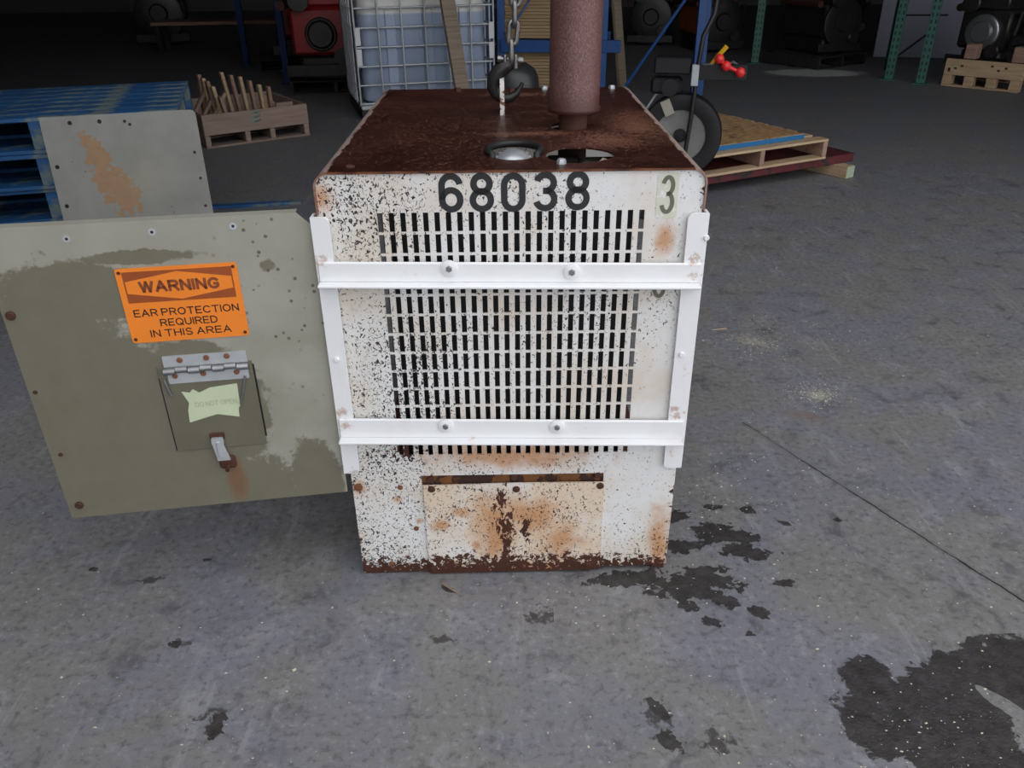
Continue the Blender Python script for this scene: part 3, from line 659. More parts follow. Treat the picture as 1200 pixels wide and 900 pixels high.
# small inspection hatch
hx0, hx1, hz0, hz1 = .284, .492, .168, .395
mb = MB().cbox(hx0, hx1, -.004, -.0005, hz0, hz1, .001); mb.build('hatch', M['khaki_hatch'], door)
MB().box(hx1, hx1 + .004, -.0009, -.0003, hz0 + .02, hz1 - .01).build('hatch_gap', M['black'], door); MB().box(hx0 - .003, hx0, -.0009, -.0003, hz0, hz1 - .03).build('hatch_gap', M['black'], door)
mb = MB(); mb.plate(rrect(.300, .484, .392, .421, .003), a=-.004, b=-.0005); mb.plate(rrect(.304, .482, .352, .382, .003), a=-.0065, b=-.0042); mb.build('hinge_leaf', M['galv'], door)
for i in range(7):
    x0 = .298 + i * .0268; zk = .388 if i % 2 else .3845; MB().cyl((x0 + .0008, -.009, zk), (x0 + .0260, -.009, zk), .0078, 12).build('hinge_knuckle', M['steel'], door, 40)
for px, py in ((211, 421), (242, 418), (266, 416)): s_, z = dp(px, py); bolt((s_, -.004, z), .0065, M['rust_bolt'], door, 'rivet', .004, n=12)
for px, py in ((206, 439), (239, 436), (278, 434)): s_, z = dp(px, py); bolt((s_, -.0065, z), .0062, M['rust_bolt'], door, 'rivet', .004, n=12)
for a, b in (((193, 443), (202, 462)), ((288, 438), (283, 472))):
    s1_, z1_ = dp(*a); s2_, z2_ = dp(*b); MB().tube([(s1_, -.009, z1_), ((s1_ + s2_) / 2, -.010, (z1_ + z2_) / 2), (s2_, -.008, z2_)], .0028, 8).build('hinge_spring', M['steel'], door, 60)
pts = [dp(*p) for p in ((213, 458), (223, 459), (226, 455), (234, 459), (246, 453), (278, 448), (282, 474), (280, 477), (281, 487), (255, 484), (223, 494), (221, 480), (222, 471))]
MB().plate(pts[::-1], a=-.0048, b=-.0042).build('hatch_sticker', M['sticker'], door)
t = word_mb('DO NOT OPEN', .013, .095, .0022, -.0051); t.xf(Matrix.Translation((.396, 0, .293)) @ Matrix.Rotation(-.03, 4, 'Y')); t.build('sticker_lettering', M['faint_ink'], door)
# over-centre latch
ls, lz = dp(258, 522)
mb = MB().cbox(ls - .017, ls + .017, -.010, -.004, lz + .022, lz + .040, .002); mb.build('latch_keeper', M['rust'], door)
mb = MB().plate([(ls - .013, lz + .030), (ls + .013, lz + .030), (ls + .0145, lz + .018), (ls + .012, lz + .008), (ls + .021, lz - .034), (ls - .008, lz - .034), (ls - .0125, lz + .008), (ls - .0145, lz + .018)], a=-.016, b=-.010).cbox(ls - .004, ls + .006, -.020, -.016, lz - .025, lz + .022, .002); mb.build('latch', M['galv'], door)
MB().cbox(ls - .008, ls + .03, -.012, -.0005, lz - .062, lz - .028, .004).tube([(ls + .012, -.012, lz - .05), (ls + .012, -.03, lz - .055)], .005, 8).build('latch_base', M['rust'], door)
for px, py in ((78, 280), (178, 272), (273, 265)):
    s_, z = dp(px, py); w = MB().lathe([(.008, 0), (.008, -.0008), (0, -.0008)], 14, (s_, 0, z), 'y').build('screw_hole', M['galv'], door); MB().lathe([(.0032, -.0009), (0, -.0012)], 10, (s_, 0, z), 'y').xf(Matrix.Identity(4)).build('screw_hole', M['black'], door)
for px, py in ((8, 370), (37, 460), (67, 533), (89, 592)):
    s_, z = dp(px, py); bolt((s_ + .008, 0, z), .010 if px in (8, 89) else .005, M['rust'], door, 'bolt', .007 if px in (8, 89) else .003, n=10)

# ================================================================== HOIST CHAIN WITH HOOK
chn = thing('lifting_chain', 'steel hoist chain with a dark grab hook caught in the lifting eye', 'chain', (BX, BY, 0), BA)
HY = .648
mb = MB()
pth = [(.010, 1.220), (-.006, 1.211), (-.024, 1.199), (-.037, 1.180), (-.0395, 1.160), (-.031, 1.140), (-.014, 1.129), (.009, 1.131), (.025, 1.141), (.035, 1.156), (.041, 1.170)]
mb.tube([(x, HY, z) for x, z in pth], [.015, .019, .0205, .0195, .0175, .016, .0145, .012, .0095, .007, .0045], 14)
hk = mb.build('hook', M['dark_steel'], chn, 60)
mb = MB().cbox(-.010, .000, HY - .012, HY + .012, 1.205, 1.243, .003).cbox(.018, .028, HY - .012, HY + .012, 1.205, 1.243, .003); mb.build('clevis', M['chain'], chn)
MB().cyl((-.022, HY, 1.232), (.038, HY, 1.226), .0065, 12).cyl((-.026, HY, 1.2325), (-.016, HY, 1.2315), .010, 8).cyl((.031, HY, 1.2265), (.043, HY, 1.2255), .012, 10).build('clevis_pin', M['chain'], chn, 40)
lk = MB(); lp = [(.0115 * math.cos(a), 0, .018 + .0115 * math.sin(a)) for a in [i / 7 * math.pi for i in range(8)]] + [(.0115 * math.cos(a), 0, -.018 + .0115 * math.sin(a)) for a in [math.pi + i / 7 * math.pi for i in range(8)]]
lk.tube(lp, .0068, 8, closed=True); lkm = lk.mesh('chain_link', M['chain'], 60)
for i in range(22):
    z = 1.249 + i * .0465
    put('chain_link', lkm, chn, (.010 + (z - 1.235) * .10, HY, z), (0, .10, math.radians(90 if i % 2 == 0 else 12)))

# ================================================================== PALLETS AND LUMBER
def board(L, W, T, mat, c=.003):   # lies along x, centred
    return MB().cbox(-L / 2, L / 2, -W / 2, W / 2, -T / 2, T / 2, c).mesh('board', mat)
def pallet(name, label, loc, rz, L, D, H, mat, ntop=7, nbot=3, blocks=False, group=None, mat2=None, bw=.095, jit=.0):
    t = thing(name, label, 'pallet', loc, rz, group); th = .018; r = random.Random(hash_(label))
    bt = board(L, bw, th, mat)
    top = []
    for i in range(ntop):
        y = -D / 2 + bw / 2 + (D - bw) * i / (ntop - 1)
        put('deck_board', bt, t, (r.uniform(-jit, jit), y, H - th / 2), (0, 0, r.uniform(-jit, jit)))
    for i in range(nbot):
        y = -D / 2 + bw / 2 + (D - bw) * i / (nbot - 1)
        put('bottom_board', bt, t, (0, y, th / 2))
    m2 = mat2 or mat
    if blocks:
        bm = MB().cbox(-.06, .06, -.05, .05, -(H - 2 * th) / 2, (H - 2 * th) / 2, .003).mesh('block', m2)
        for x in (-L / 2 + .06, 0, L / 2 - .06):
            for y in (-D / 2 + .05, 0, D / 2 - .05): put('block', bm, t, (x, y, H / 2))
    else:
        sm = MB().cbox(-.02, .02, -D / 2 + .002, D / 2 - .002, -(H - 2 * th) / 2, (H - 2 * th) / 2, .003).mesh('stringer', m2)
        for x in (-L / 2 + .02, 0, L / 2 - .02): put('stringer', sm, t, (x, 0, H / 2))
    return t
def hash_(s): return sum(ord(c) * (i + 3) for i, c in enumerate(s)) % 99991

# blue stack at the left
names = ('lowest', 'second from the floor', 'middle one', 'second from the top', 'topmost')
SY, SH = math.radians(17), .82 / 5
c0 = Vector((-1.60, 4.02)); ux = Vector((math.cos(SY), math.sin(SY))); uy = Vector((-math.sin(SY), math.cos(SY)))
cc = c0 - ux * .6 + uy * .5
for i in range(5):
    pallet('blue_pallet', 'blue painted wooden pallet, %s of the stack behind the grey panel' % names[i], (cc.x + rnd.uniform(-.012, .012), cc.y + rnd.uniform(-.012, .012), i * SH), SY + rnd.uniform(-.012, .012), 1.2, 1.0, SH - .0005, M['blue_wood'], 7, 3, True, 'blue pallets in the stack', bw=.14)
# grey removed panel leaning on the stack
tl, tr = Vector((-2.145, 3.775, .826)), Vector((-1.462, 3.865, .845))
ex_ = (tr - tl); ex_.z = 0; pa = math.atan2(ex_.y, ex_.x)
lean = math.radians(8.0)
PH = .84
Mx = Matrix.Translation((tl.x, tl.y, .832)) @ Matrix.Rotation(pa, 4, 'Z') @ Matrix.Rotation(-lean, 4, 'X') @ Matrix.Rotation(-.02, 4, 'Y') @ Matrix.Translation((0, 0, -PH))
pan = thing('rusty_sheet_metal', 'bare grey steel panel with an orange rust patch leaning on the blue pallets', 'panel')
pan.matrix_world = Mx
PW = .69
mb = MB(); mb.plate([(0, 0), (PW, 0), (PW, PH - .02), (PW - .006, PH - .006), (PW - .02, PH), (0, PH)], a=0, b=.003); mb.plate([(0, 0), (PW, 0), (PW, .003), (0, .003)], a=.003, b=.02); mb.build('sheet', M['grey_panel'], pan)
for (x, z) in ((.13, PH - .03), (.26, PH - .03), (.37, PH - .035), (.03, PH - .22), (.03, PH - .40), (.655, PH - .19), (.66, PH - .31), (.66, PH - .44), (.39, PH - .05)):
    MB().lathe([(.0095 if x < .3 else .007, 0), (.0095 if x < .3 else .007, -.0015), (0, -.0018)], 12, (x, 0, z), 'y').build('screw_hole', M['black'] if x != .66 else M['rust'], pan)
# blue slat on the floor behind the open door
a, b = gz(255, 243), gz(350, 239)
o = put('blue_plank', MB().cbox(-.45, .28, -.03, .03, 0, .018, .002).mesh('blue_plank', M['blue_wood']), None, ((a.x + b.x) / 2, (a.y + b.y) / 2, 0), (0, 0, math.atan2(b.y - a.y, b.x - a.x) + .05)); tag(o, 'loose blue painted plank lying on the floor behind the open door', 'plank')

# crate of cradle timbers
c0 = gz(243, 175); c1 = gz(364, 158.5); cy_ = math.atan2((c1 - c0).y, (c1 - c0).x); CL = (c1 - c0).length; CDp = .95
crate = thing('wooden_crate', 'open grey wooden crate pallet holding upright cradle slats', 'crate', c0, cy_)
w = M['crate_wood']
for (y0, y1) in ((0, .02), (CDp - .02, CDp)): put('side_board', MB().cbox(0, CL, y0, y1, .105, .275, .004).mesh('side_board', w), crate)
for (x0, x1) in ((0, .02), (CL - .02, CL)): put('side_board', MB().cbox(x0, x1, .021, CDp - .021, .105, .275, .004).mesh('side_board', w), crate)
for x in (.0, CL * .37, CL * .61, CL - .05): put('stringer', MB().cbox(x, x + .045, .0, CDp, .018, .104, .004).mesh('stringer', w), crate)
for y in (.0, CDp / 2 - .05, CDp - .1): put('bottom_board', MB().cbox(0, CL, y, y + .1, 0, .0175, .003).mesh('bottom_board', w), crate)
for i in range(7): put('deck_board', MB().cbox(.021, CL - .021, .03 + i * .13, .13 + i * .13, .1045, .12, .003).mesh('deck_board', w), crate)
def slat(x, y, h, tx=0.0, ty=0.0, w_=.05, t_=.03, z=.12, m='pine_red', rz=0.0):
    o = put('upright_slat', MB().cbox(-t_ / 2, t_ / 2, -w_ / 2, w_ / 2, 0, h, .004).mesh('upright_slat', M[m]), crate, (x, y, z), (ty, tx, rz)); return o
for i, h in enumerate((.40, .38, .37, .34, .31, .30)): slat(CL * .50 + i * .045, .66 - i * .085, h, -.12 + i * .02, 0, .06, .03, m='pine_red' if i % 2 else 'pine')
for i, h in enumerate((.39, .37, .36, .33, .26)): slat(CL * .24 + i * .018, .72 - i * .12, h, .02 - .05 * i, 0, .07, .03, m='pine_red' if i % 2 == 0 else 'pine')
for i in range(3): slat(CL * .05 + i * .05, .60 - i * .12, .32, .62, 0, .05, .028, m='crate_wood')
tri = MB().plate([(0, 0), (.2, 0), (.17, .16)], a=0, b=.03); put('gusset', tri.mesh('gusset', M['pine']), crate, (CL * .13, .30, .135), (0, 0, -.1))
tri = MB().plate([(0, 0), (.24, 0), (.0, .22)], a=0, b=.03); put('gusset', tri.mesh('gusset', M['pine']), crate, (CL * .70, .28, .135), (0, 0, .1)); put('gusset', tri.mesh('gusset', M['pine_red']), crate, (CL * .73, .46, .135), (0, 0, .1))
put('cross_board', MB().cbox(-.30, .30, -.045, .045, -.012, .012, .004).mesh('cross_board', M['pine_red']), crate, (CL * .42, .32, .17), (.2, .08, -.5))
put('cross_board', MB().cbox(0, .16, 0, .03, 0, .07, .004).mesh('cross_board', M['crate_wood']), crate, (CL * .74, .10, .22), (0, 0, .08))
mk = MB()
for k in range(3): mk.stroke([(CL * .44, .205 - k * .035 + .045), (CL * .50, .20 - k * .035 + .05), (CL * .54, .21 - k * .035 + .055), (CL * .47, .195 - k * .035 + .045)], .016, False, -.001)
mk.build('chalk_mark', M['chalk'], crate)

# pale pallet with strand board, on the dark red plate at the right
z0 = .085
ra, rb = gz(835, 216, z0), gz(1000, 189, z0); ry = math.atan2((rb - ra).y, (rb - ra).x); RL = (rb - ra).length
Rl = 1.42; ux3 = Vector((math.cos(ry), math.sin(ry), 0)); uy3 = Vector((-math.sin(ry), math.cos(ry), 0))
plate = put('steel_plate_skid', MB().cbox(-Rl, 0, 0, 1.15, 0, .06, .006).mesh('steel_plate_skid', M['dull_red']), None, rb, (0, 0, ry)); tag(plate, 'worn dark red skid plate lying under the pale pallet', 'skid')
def lumber(label, p, rz, L, name='lumber_block'):
    t = thing(name, label, 'lumber', p, rz); put('timber', MB().cbox(0, L, -.045, .045, 0, .0845, .004).mesh('timber', M['pine']), t); put('end_grain', MB().box(-.0015, -.0003, -.043, .043, .003, .082).mesh('end_grain', M['green_end']), t); return t
pb = gz(996, 211)
pb = gz(997, 210); pq = gz(940, 197); lumber('pale timber block with green end under the red skid plate', (pb.x, pb.y + .03, 0), math.atan2(pq.y - pb.y, pq.x - pb.x), .5)
pc = rb - ux3 * 1.45 + uy3 * .15; lumber('timber block under the far left end of the red skid plate', (pc.x, pc.y, 0), ry + math.pi / 2, .8)
pr = gz(973, 163, .285); pctr = Vector((pr.x, pr.y, 0)) - ux3 * .60 + uy3 * .51
pallet('pale_pallet', 'pale new wooden pallet carrying a strand board on the red skid plate', (pctr.x, pctr.y, .1455), ry, 1.2, 1.0, .14, M['pine'], 7, 3, False, mat2=M['pine_red'])
ob = thing('strand_board', 'brown strand board with blue painted edge on the pale pallet', 'board', (pctr.x - ux3.x * .08 - uy3.x * -.02, pctr.y - ux3.y * .08 + .02, .286), ry)
put('board', MB().cbox(-.60, .52, -.44, .47, 0, .036, .003).mesh('board', M['osb']), ob); put('painted_edge', MB().box(-.598, .518, -.4425, -.4402, .002, .033).mesh('painted_edge', M['blue_edge']), ob)

# ================================================================== LIQUID TOTE
tp = gz(425, 141); TY = math.radians(16)
tote = thing('liquid_tote', 'caged plastic liquid tote filled with blue-grey fluid behind the enclosure', 'tote', (tp.x, tp.y, 0), TY)
TW, TD, TH = 1.35, 1.1, 1.25
for x in (0, TW / 2 - .06, TW - .12): put('foot', MB().cbox(x, x + .12, 0, TD, 0, .09, .006).mesh('foot', M['black']), tote)
put('base_tray', MB().cbox(0, TW, 0, TD, .09, .14, .01).mesh('base_tray', M['galv']), tote)
bt = MB(); r_ = .11; L0, L1, B0, B1 = .05, TW - .05, .05, TD - .05
ring = rrect(L0, L1, B0, B1, r_, 6)
lv = [(.141, .94), (.17, 1.0), (1.0, 1.0), (1.07, .985), (1.10, .94), (1.11, .6)]
vs = []; cxm, cym = (L0 + L1) / 2, (B0 + B1) / 2
for z, k in lv: vs += [(cxm + (x - cxm) * k, cym + (y - cym) * k, z) for x, y in ring]
n_ = len(ring); fs = [(i * n_ + j, i * n_ + (j + 1) % n_, (i + 1) * n_ + (j + 1) % n_, (i + 1) * n_ + j) for i in range(len(lv) - 1) for j in range(n_)] + [tuple(range(n_))[::-1], tuple((len(lv) - 1) * n_ + j for j in range(n_))]
bt.add(vs, fs); bt.build('bottle', M['liquid'], tote, 50)
for i in range(3): put('bottle_rib', MB().cbox(.30 + i * .36, .40 + i * .36, .035, .052, .2, .98, .008).mesh('bottle_rib', M['liquid']), tote)
put('filler_lid', MB().lathe([(.12, 1.11), (.12, 1.14), (0, 1.14)], 20, (TW / 2, .35, 0)).mesh('filler_lid', M['black']), tote)
hb = MB().cyl((0, 0, 0), (TW, 0, 0), .010, 8).mesh('cage_bar', M['galv'], 60); hs = MB().cyl((0, 0, 0), (0, TD, 0), .010, 8).mesh('cage_bar', M['galv'], 60); vb = MB().cyl((0, 0, .14), (0, 0, 1.17), .010, 8).mesh('cage_bar', M['galv'], 60)
for k in range(7):
    z = .15 + k * .17; put('cage_bar', hb, tote, (0, 0, z)); put('cage_bar', hs, tote, (0, 0, z)); put('cage_bar', hs, tote, (TW, 0, z)); put('cage_bar', hb, tote, (0, TD, z))
for k in range(7): put('cage_bar', vb, tote, (k * TW / 6, -.012, 0)); put('cage_bar', vb, tote, (k * TW / 6, TD + .012, 0))
for k in range(1, 6): put('cage_bar', vb, tote, (-.012, k * TD / 6, 0)); put('cage_bar', vb, tote, (TW + .012, k * TD / 6, 0))
for z in (.50, .68): put('white_strip', MB().cbox(.0, .05, -.030, -.023, z, z + .15, .003).mesh('white_strip', M['white_plain']), tote); put('white_strip', MB().cbox(TW - .05, TW, -.030, -.023, z + .02, z + .17, .003).mesh('white_strip', M['white_plain']), tote)
# planks propped up behind the enclosure
def prop(label, a, b, w_, t_, mat, name='wood_plank'):
    a, b = Vector(a), Vector(b); d = b - a; L = d.length; q = d.to_track_quat('Z', 'Y')
    o = put(name, MB().cbox(-w_ / 2, w_ / 2, -t_ / 2, t_ / 2, 0, L, .003).mesh(name, mat), None, M=Matrix.Translation(a) @ q.to_matrix().to_4x4()); return tag(o, label, 'plank')
g0 = gy(541, 103, 7.95); g1 = gy(524, 0, 8.12); d_ = (g0 - g1); kk = g0.z / -d_.z; lo_ = g0 + d_ * kk; prop('rough pale wooden plank propped upright against the liquid tote', lo_ + Vector((0, 0, .01)), g1 - d_ * .35, .145, .04, M['old_wood'])
# black domed tank behind the enclosure
tk = thing('black_tank', 'black domed cylinder standing right behind the enclosure beside the hook', 'tank', (.030, 4.25, 0))
put('shell', MB().lathe([(.115, 0.03), (.124, .05), (.124, .88), (.118, .925), (.098, .962), (.062, .985), (0, .993)], 32).mesh('shell', M['tank'], 60), tk); put('foot_ring', MB().lathe([(.10, 0), (.105, .04), (.095, .04), (.09, 0)], 24).mesh('foot_ring', M['black'], 40), tk)

# ================================================================== BLUE RACK WITH BOARD BUNDLES
rack = thing('blue_pallet_rack', 'blue steel pallet rack with diagonal braces behind the exhaust pipe', 'rack')
pA, pB = gz(704, 112), gz(813, 116)
RH = 3.2
def bar(name, a, b, w_, t_, mat, parent, c=.003):
    a, b = Vector(a), Vector(b); d = b - a; q = d.to_track_quat('Z', 'Y')
    return put(name, MB().cbox(-w_ / 2, w_ / 2, -t_ / 2, t_ / 2, 0, d.length, c).mesh(name, mat), parent, M=Matrix.Translation(a) @ q.to_matrix().to_4x4())
for p in (pA, pB):
    bar('post', (p.x, p.y, .01), (p.x, p.y, RH), .085, .07, M['blue_steel'], rack); put('base_plate', MB().cbox(-.07, .07, -.07, .07, 0, .01, .002).mesh('base_plate', M['blue_steel']), rack, (p.x, p.y, 0))
bar('post', (pB.x + .10, pB.y + .2, .01), (pB.x + .10, pB.y + .2, RH), .06, .07, M['blue_steel'], rack)
def mid(p, q, t, z): v = p.lerp(q, t); return (v.x, v.y - .05, z)
bar('brace', mid(pA, pB, .26, .12), mid(pA, pB, .98, 1.25), .045, .03, M['blue_steel'], rack)
bar('brace', mid(pA, pB, .98, 1.35), mid(pA, pB, .02, 2.4), .045, .03, M['blue_steel'], rack)
pL = Vector((pA.x - 1.12, pA.y + .16, 0))
for z_ in (.52,):
    bar('beam', (pL.x, pL.y - .06, z_), (pA.x + .19, pA.y - .06, z_), .05, .125, M['blue_steel'], rack)
bar('beam', (pL.x, pL.y + 1.0, .52), (pA.x + .2, pA.y + 1.0, .52), .05, .125, M['blue_steel'], rack)
bar('post', (pL.x, pL.y, .01), (pL.x, pL.y, RH), .085, .07, M['blue_steel'], rack)
bar('brace', (pL.x + .06, pL.y - .11, .62), (pL.x + .60, pL.y - .11, 1.4), .045, .02, M['blue_steel'], rack)
def bundle(label, loc, rz, L, D, n, t_):
    t = thing('board_bundle', label, 'bundle', loc, rz, 'board bundles in the blue rack')
    me = MB().cbox(-L / 2, L / 2, -D / 2, D / 2, 0, t_ * .9, .002).mesh('sheet', M['card'])
    r = random.Random(n)
    for i in range(n): put('sheet', me, t, (r.uniform(-.006, .006), r.uniform(-.004, .004), i * t_), (0, 0, r.uniform(-.004, .004)))
bm_ = (pL + pA) / 2
bundle('bundle of tan boards standing on the rack beam above', (bm_.x + .0, bm_.y + .55, .585), -.14, .92, .9, 24, .034)
bundle('bundle of tan boards on the floor under the rack beam', (bm_.x + .0, bm_.y + .55, .0), -.14, .92, .9, 13, .034)
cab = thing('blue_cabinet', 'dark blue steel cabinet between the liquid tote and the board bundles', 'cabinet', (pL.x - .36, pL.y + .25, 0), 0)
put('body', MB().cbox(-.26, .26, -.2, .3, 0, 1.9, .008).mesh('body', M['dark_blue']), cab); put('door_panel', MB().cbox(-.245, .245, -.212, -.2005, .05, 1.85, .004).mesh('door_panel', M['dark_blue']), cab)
put('handle', MB().cbox(.08, .30, -.235, -.213, .52, .545, .003).mesh('handle', M['old_wood']), cab)
g0 = gy(729, 100, pA.y + .12); g1 = gy(722, 0, pA.y + .22); d_ = g0 - g1; prop('rough grey wooden plank propped beside the blue rack post', g0 + d_ * (g0.z / -d_.z) + Vector((0, 0, .01)), g1 - d_ * .6, .13, .04, M['old_wood'])

# ================================================================== STRAPPING CART
CS = .79; CZ = .28; wp = gz(797, 158, .30 * CS + CZ); wp.z = CZ; CR = .30
cart = thing('strapping_cart', 'black strapping cart with a big round reel beside the enclosure', 'cart', (wp.x, wp.y, CZ), math.radians(-14)); cart.scale = (CS, CS, CS)
put('reel_rim', MB().lathe([(.185, -.05), (.245, -.06), (.29, -.055), (.30, -.04), (.30, .05), (.29, .06), (.185, .06), (.185, -.05)], 40, (0, 0, CR), 'y', caps=False).mesh('reel_rim', M['black'], 50), cart)
put('reel_face', MB().lathe([(0, -.02), (.12, -.028), (.19, -.045), (.19, .045), (0, .045)], 36, (0, 0, CR), 'y').mesh('reel_face', paint('dusty_grey_plastic', (.22, .22, .21), .5, .3), 40), cart)
put('hub', MB().lathe([(.05, -.02), (.045, -.05), (0, -.052)], 20, (0, 0, CR), 'y').mesh('hub', M['black'], 40), cart)
put('reel_label', MB().box(-.035, .035, -.0665, -.0605, -.055, .055).mesh('reel_label', paint('dull_beige_label', (.36, .34, .28), .6, .15)), cart, (-.105, .0, CR + .20), (0, -.45, 0))
put('pole', MB().tube([(.02, -.09, -.2), (.07, -.09, .45), (.085, -.085, .80), (.10, -.07, .98), (.16, -.04, 1.12), (.18, -.03, 1.35)], .016, 10).mesh('pole', M['black'], 60), cart)
put('clamp', MB().cbox(.045, .095, -.115, -.065, .66, .80, .004).mesh('clamp', M['galv']), cart)
put('tray', MB().cbox(.09, .42, -.10, .10, .70, .705, .002).box(.09, .42, -.10, -.095, .705, .80).box(.09, .42, .095, .10, .705, .78).box(.09, .095, -.095, .095, .705, .80).box(.415, .42, -.095, .095, .705, .76).mesh('tray', M['black']), cart)
put('side_box', MB().cbox(-.22, .04, -.08, .10, .73, .84, .01).mesh('side_box', M['black']), cart)
put('reel_brake', MB().cbox(-.24, -.02, -.06, .10, .59, .70, .02).lathe([(.06, -.09), (.06, -.05), (.03, -.05)], 16, (-.10, 0, .64), 'y').mesh('reel_brake', M['black']), cart)
put('strap', MB().tube([(-.09, .0, .64), (-.20, 0, .58), (-.26, 0, .48), (-.27, 0, .38)], .010, 6).mesh('strap', M['galv'], 60), cart)
for x in (-.2, .2): put('caster', MB().lathe([(0, -.015), (.05, -.015), (.05, .015), (0, .015)], 16, (x, 0, -.304), 'y').mesh('caster', M['rubber'], 40), cart)
put('frame', MB().cbox(-.24, .24, .035, .06, -.29, -.25, .004).cbox(-.02, .02, .0605, .09, -.29, .32, .004).mesh('frame', M['black']), cart)
cM = Matrix.Translation((wp.x, wp.y, CZ)) @ Matrix.Rotation(math.radians(-14), 4, 'Z') @ Matrix.Scale(CS, 4)
def ctool(name, label, cat): t = thing(name, label, cat); t.matrix_world = cM; return t
tt = ctool('strap_tensioner', 'strap tool with yellow handle lying in the cart tray', 'tool')
put('handle', MB().tube([(.17, 0, .79), (.21, -.02, .845), (.265, -.03, .915)], [.012, .017, .017], 10).mesh('handle', M['yellow'], 60), tt); put('jaw', MB().cbox(.11, .19, -.03, .03, .707, .80, .004).mesh('jaw', M['steel']), tt)
tt = ctool('strap_sealer', 'strap sealer with red ball knobs hanging over the cart tray', 'tool')
for (x, z) in ((.225, .845), (.275, .800), (.375, .76)):
    put('knob', MB().lathe([(.001, -.036), (.025, -.025), (.036, 0), (.025, .025), (.001, .036)], 14, (x, -.14, z)).mesh('knob', M['red_knob'], 60), tt)
put('lever', MB().tube([(.225, -.14, .845), (.275, -.14, .80), (.375, -.14, .76)], .014, 8).tube([(.275, -.14, .80), (.24, -.08, .83), (.20, 0, .72)], .012, 8).mesh('lever', M['red_knob'], 60), tt)

# ================================================================== ENGINES, SKIDS AND GREEN RACK IN THE BACKGROUND
def engine(label, loc, rz, main, sc=1.0, group='stored engines', disc=None, seed=1, canister=None, base_z=0.0, fw=1.0):
    t = thing('engine', label, 'engine', (loc[0], loc[1], base_z), rz, group); r = random.Random(seed); s = sc
    def p(nm, mb, m, sm=40): return put(nm, mb.mesh(nm, m, sm), t)
    p('oil_pan', MB().cbox(-.22 * s, .22 * s, -.40 * s, .40 * s, .0, .22 * s, .03 * s), M['dark_steel'])
    p('block', MB().cbox(-.27 * s, .27 * s, -.45 * s, .45 * s, .221 * s, .62 * s, .03 * s), main)
    p('cylinder_head', MB().cbox(-.20 * s, .20 * s, -.43 * s, .43 * s, .621 * s, .78 * s, .02 * s), main)
    p('valve_cover', MB().cbox(-.14 * s, .14 * s, -.40 * s, .40 * s, .781 * s, .88 * s, .04 * s), M['dark_steel'])
    p('flywheel', MB().lathe([(0, -.53 * s), (.10 * s, -.53 * s), (.12 * s, -.50 * s), (max(.13, .27 * fw) * s, -.50 * s), (max(.14, .30 * fw) * s, -.49 * s), (max(.14, .30 * fw) * s, -.451 * s), (0, -.451 * s)], 28, (0, 0, .40 * s), 'y'), disc or M['dark_steel'])
    for x, z, q in ((-.16, .68, .09), (.17, .22, .07)): p('pulley', MB().lathe([(q * s, -.56 * s), (q * .7 * s, -.54 * s), (q * s, -.52 * s), (q * s, -.50 * s), (.02 * s, -.44 * s)], 18, (x * s, 0, z * s), 'y'), M['dark_steel'])
    for k in range(4): p('manifold_runner', MB().tube([(-.20 * s, (-.32 + k * .2) * s, .70 * s), (-.31 * s, (-.32 + k * .2) * s, .70 * s), (-.34 * s, (-.30 + k * .2) * s, .64 * s)], .028 * s, 8), M['rust'])
    p('manifold', MB().tube([(-.34 * s, -.4 * s, .63 * s), (-.34 * s, .4 * s, .63 * s)], .042 * s, 10), M['rust'])
    p('turbo', MB().lathe([(.03 * s, -.07 * s), (.10 * s, -.05 * s), (.11 * s, .05 * s), (.05 * s, .08 * s)], 18, (-.36 * s, .1 * s, .76 * s), 'y'), M['alu'])
    for k in range(3):
        y = r.uniform(-.4, .1) * s; p('hose', MB().tube([(.27 * s, y, .55 * s), (.34 * s, y - .1 * s, .60 * s), (.36 * s, y - .2 * s, .40 * s), (.29 * s, y - .1 * s, .25 * s)], .022 * s, 8), M['rubber'])
    p('starter', MB().cyl((.30 * s, -.38 * s, .33 * s), (.30 * s, -.05 * s, .33 * s), .055 * s, 14), M['dark_steel'])
    p('bracket', MB().cbox(-.34 * s, .34 * s, -.50 * s, -.455 * s, .05 * s, .15 * s, .006), M['dark_steel'])
    if canister: p('oil_filter', MB().cyl((.30 * s, -.30 * s, .62 * s), (.30 * s, -.30 * s, .80 * s), .055 * s, 16), canister)
    p('air_pipe', MB().tube([(.1 * s, -.46 * s, .80 * s), (.12 * s, -.5 * s, 1.0 * s), (.0, -.35 * s, 1.1 * s), (-.2 * s, 0, 1.05 * s), (-.33 * s, .1 * s, .86 * s)], .045 * s, 12), M['dark_steel'])
    return t
def at_floor(px, py): g = gz(px, py); return (g.x, g.y)
